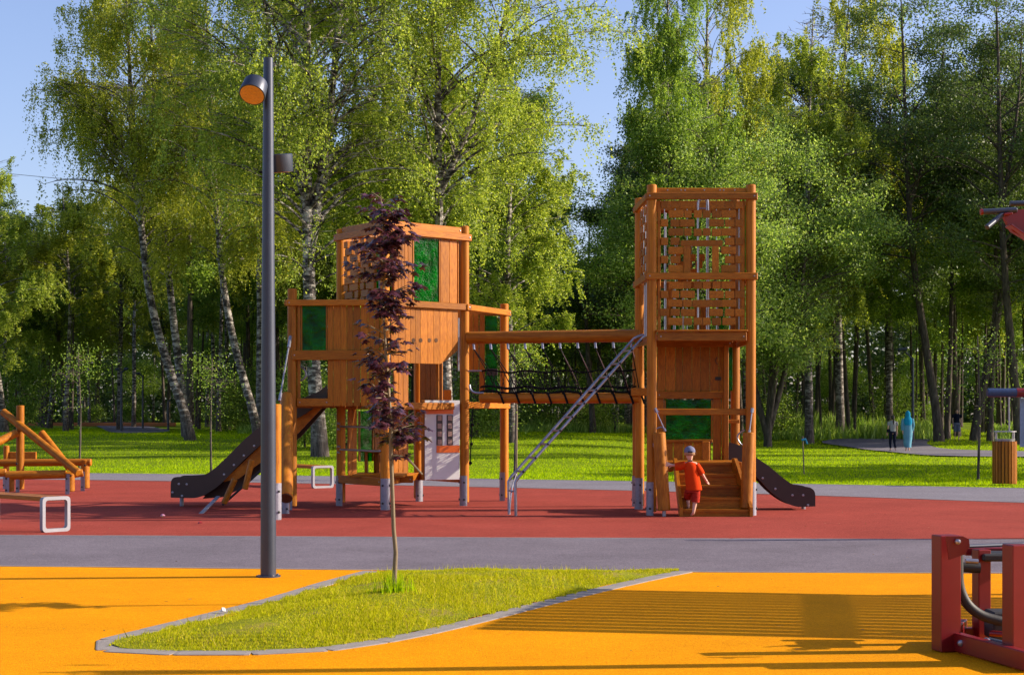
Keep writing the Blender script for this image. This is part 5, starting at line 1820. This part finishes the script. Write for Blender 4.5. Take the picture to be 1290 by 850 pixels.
def child():
    t = thing('person', ((869 - CXP) / FPX * 24.2, 24.22, .006), 'small child in red shirt and grey cap stepping onto the wooden steps, seen from behind', 'person')
    S = 1.17      # body radii scale for 1.08 m child
    s = 24.2 / FPX
    def L(px, py, dy=0.0): return V(((px - 869) * s, dy, (651.5 - py) * s))
    J = dict(pelvis=L(873, 614, .02), waist=L(873, 605, .01), chest=L(871, 590, .0), neck0=L(869.5, 582, .0), neck=L(869.5, 580, .005), head0=L(869, 577, .0), head1=L(869, 571.5, .0), head2=L(869, 567.5, 0), head3=L(869, 563.8, 0),
             shL=L(862.5, 585.5, .0), elL=L(854, 587.5, .03), wrL=L(847.6, 586.5, .03),
             shR=L(877, 585.5, .0), elR=L(884.5, 597, -.01), wrR=L(889, 604, .03),
             hipL=L(869, 617, .02), knL=L(868.5, 626, .24), anL=L(869.5, 640, .20), toL=L(868, 643.5, .29),
             hipR=L(876.5, 617, .01), knR=L(876, 633, .015), anR=L(873.5, 647, -.01), toR=L(871.5, 649.8, .075),
             palmL=(0, .2, 1), palmR=(.3, 1, 0))
    J['fat'] = 1.0
    person_body(t, 1.05, J, M['skin'], .55)
    o = V(t.location)
    # shirt: loose body and two sleeves
    b = MB()
    C = lambda px, py, dy=0: tuple(o + L(px, py, dy))
    loft(b, [(C(869.5, 582.2, .005), .045, .045, 0), (C(869.8, 584.0, .003), .094, .066, 0), (C(870.5, 588, .0), .110, .080, 0), (C(871.5, 596, .0), .110, .086, 0), (C(872.5, 605, .0), .114, .092, 0), (C(874, 613, .0), .120, .098, 0), (C(874.5, 617.5, .0), .124, .100, 0), (C(874.5, 617.6, .0), .112, .088, 0)], 22)
    b.tube([V(C(864, 585.5, .0)), V(C(857, 588.0, .02)), V(C(851.2, 588.5, .03))], [.058, .066, .060], 14)
    b.tube([V(C(877, 586, .0)), V(C(881, 592, -.01)), V(C(884.3, 598, -.01))], [.052, .056, .052], 14)
    for i, v in enumerate(b.v):
        q = noise.noise((v[0] * 26, v[1] * 26, v[2] * 9)) * .010
        b.v[i] = (v[0] + q, v[1] + q, v[2] + q * .4)
    b.build('shirt', M['cloth_red'], t, 70)
    b = MB()
    loft(b, [(C(873.5, 612, .01), .100, .088, 0), (C(873, 617, .01), .104, .088, 0), (C(873, 621, .02), .102, .088, 0)], 20)
    b.tube([V(C(877, 618, .01)), V(C(876.8, 625, .01)), V(C(876.2, 633, .01))], [.066, .066, .064], 14)
    b.tube([V(C(869, 618, .02)), V(C(868.8, 622, .12)), V(C(868.6, 628, .24))], [.066, .066, .062], 14)
    b.build('shorts', M['shorts'], t, 70)
    # cap with brim, fair hair below it
    b = MB()
    hc = L(869, 569.3, 0)
    loft(b, [(tuple(o + hc + V((0, .0, z))), r_, r_ * 1.06, 0) for z, r_ in ((-.018, .083), (.0, .086), (.025, .084), (.05, .073), (.07, .052), (.083, .024), (.086, .003))], 20)
    b.prism([(math.cos(a) * .075, math.sin(a) * .06) for a in np.linspace(0, math.pi, 9)], tuple(o + hc + V((0, .075, -.016))), V((1, 0, 0)), V((0, 1, -.15)), .008)
    b.build('cap', M['cap'], t, 60)
    part('cap_strap', M['navy'], t, lambda q: q.box(tuple(o + hc + V((0, -.088, -.004))), (.07, .008, .018), None, .002))
    part('cap_button', M['navy'], t, lambda q: q.ball(tuple(o + hc + V((0, 0, .086))), .009, 4))
    b = MB()
    loft(b, [(tuple(o + hc + V((0, -.012, z))), r_, r_ * .98, 0) for z, r_ in ((-.062, .050), (-.055, .066), (-.035, .078), (-.012, .081))], 18)
    b.build('hair', M['fair'], t, 60)
    face(t, L(869, 572, 0), (0, 1, 0), 1.05)
child()

def walker(px, D, h, label, kind, yaw=0.0, ph=1):
    p = base(px, D) + V((0, 0, .04))
    t = thing('person', p, label, 'person')
    t.rotation_euler = (0, 0, yaw)
    J = dict(pelvis=(0, 0, .53), waist=(0, 0, .60), chest=(0, 0, .72), neck0=(0, 0, .82), neck=(0, 0, .845), head0=(0, .005, .875), head1=(0, .008, .91), head2=(0, .005, .945), head3=(0, 0, .975),
             shL=(-.105, 0, .80), elL=(-.135, -.02, .64), wrL=(-.125, .03 + .04 * ph, .52), shR=(.105, 0, .80), elR=(.135, .01, .64), wrR=(.12, .05 - .04 * ph, .52),
             hipL=(-.05, 0, .50), knL=(-.05, .05 * ph, .27), anL=(-.045, -.01 + .04 * ph, .045), toL=(-.05, .07 + .04 * ph, .018), hipR=(.05, 0, .50), knR=(.05, -.03 * ph + .02, .27), anR=(.045, -.09 * ph, .05), toR=(.05, -.01 - .09 * ph, .018),
             palmL=(0, 1, 0), palmR=(0, 1, 0))
    J = {k: tuple(V(v) * h) if not isinstance(v, (int, float)) else v for k, v in J.items()}
    J['fat'] = .72
    person_body(t, h, J, M['skin'], .4)
    rot0 = t.rotation_euler.copy()
    o = V(t.location)
    def C(x, y, z): return tuple(o + V((x, y, z)) * h)
    def legs(m, top, bot, r0, r1, nm):
        b = MB()
        for s in 'LR':
            a, k, an = V(J['hip' + s]), V(J['kn' + s]), V(J['an' + s])
            pts = [o + a + V((0, 0, .02 * h)), o + k, o + k.lerp(an, bot)] if bot > 0 else [o + a + V((0, 0, .02 * h)), o + a.lerp(k, 1 + bot)]
            b.tube(pts, [r0 * h, (r0 + r1) / 2 * h, r1 * h][:len(pts)], 12)
        loft(b, [(C(0, 0, .49), .098 * h, .07 * h, 0), (C(0, 0, .54), .098 * h, .068 * h, 0), (C(0, 0, .60), .085 * h, .058 * h, 0)], 16)
        b.build(nm, m, t, 60)
    def top(m, z0, slv=.6):
        b = MB()
        loft(b, [(C(0, 0, z0), .095 * h, .068 * h, 0), (C(0, 0, .62), .084 * h, .062 * h, 0), (C(0, 0, .72), .098 * h, .066 * h, 0), (C(0, 0, .80), .104 * h, .058 * h, 0), (C(0, 0, .835), .05 * h, .04 * h, 0)], 18)
        for s in 'LR':
            a, k = V(J['sh' + s]), V(J['el' + s])
            b.tube([o + a, o + a.lerp(k, slv)], [.042 * h, .038 * h], 12)
        b.build('top', m, t, 60)
    if kind == 'girl':
        legs(M['navy'], 0, .8, .05, .026, 'leggings'); top(M['grey_top'], .54)
        b = MB()
        loft(b, [(C(0, -.006, z), r * h, r * h * 1.05, 0) for z, r in ((.865, .028), (.89, .046), (.92, .054), (.95, .051), (.975, .036), (.985, .004))], 16)
        b.tube([V(C(0, -.045, .93)), V(C(0, -.062, .88)), V(C(0, -.07, .80)), V(C(.005, -.072, .73))], [.022 * h, .02 * h, .02 * h, .008 * h], 8)
        b.build('hair', M['hair'], t, 60)
        part('bag', M['navy'], t, lambda q: q.box(C(-.12, .0, .56), (.07 * h, .1 * h, .09 * h), None, .02))
    elif kind == 'gown':
        b = MB()
        loft(b, [(C(.0, -.02, .10), .080 * h, .09 * h, 0), (C(-.01, -.01, .18), .095 * h, .09 * h, 0), (C(0, 0, .30), .105 * h, .085 * h, 0), (C(0, 0, .46), .118 * h, .08 * h, 0), (C(0, 0, .58), .108 * h, .072 * h, 0), (C(0, 0, .68), .108 * h, .070 * h, 0), (C(0, 0, .76), .112 * h, .067 * h, 0), (C(0, 0, .80), .105 * h, .056 * h, 0), (C(0, 0, .83), .05 * h, .045 * h, 0)], 20)
        for s in 'LR':
            a, k, w = V(J['sh' + s]), V(J['el' + s]), V(J['wr' + s])
            kk = V((k.x * 1.0, k.y, k.z)); ww = V((w.x * .95, w.y, w.z)); b.tube([o + a, o + kk, o + ww], [.040 * h, .038 * h, .044 * h], 12)
        b.build('gown', M['teal'], t, 60)
        b = MB()
        loft(b, [(C(0, -.01, z), r * h, r2_ * h, 0) for z, r, r2_ in ((.64, .085, .078), (.72, .108, .082), (.79, .108, .070), (.83, .076, .060), (.865, .060, .055), (.90, .064, .060), (.94, .062, .062), (.975, .040, .044), (.995, .018, .02), (1.0, .003, .003))], 20)
        b.build('headscarf', M['tealveil'], t, 60)
    else:
        legs(M['cap'], 0, -.05, .055, .055, 'shorts'); top(M['navy'], .55)
        b = MB()
        loft(b, [(C(0, -.010, z), r * h, r * h, 0) for z, r in ((.90, .05), (.93, .054), (.96, .047), (.98, .02), (.985, .003))], 16)
        b.build('hair', M['hair'], t, 60)
    face(t, V(J['head1']) + V((0, 0, -.005)), (0, 1, 0), h * .8)
walker(1124.5, 64.5, 1.50, 'girl in grey top and dark leggings with long ponytail walking away on the path', 'girl', R(8), 1)
walker(1143.5, 64.3, 1.66, 'woman in long turquoise gown and headscarf walking away on the park path', 'gown', R(-5), -1)
walker(1205.5, 80, 1.62, 'distant person in dark top and pale shorts facing the playground under the trees', 'far', R(175), 1)
# shoes for the walkers' feet are not modelled; nothing else stands here
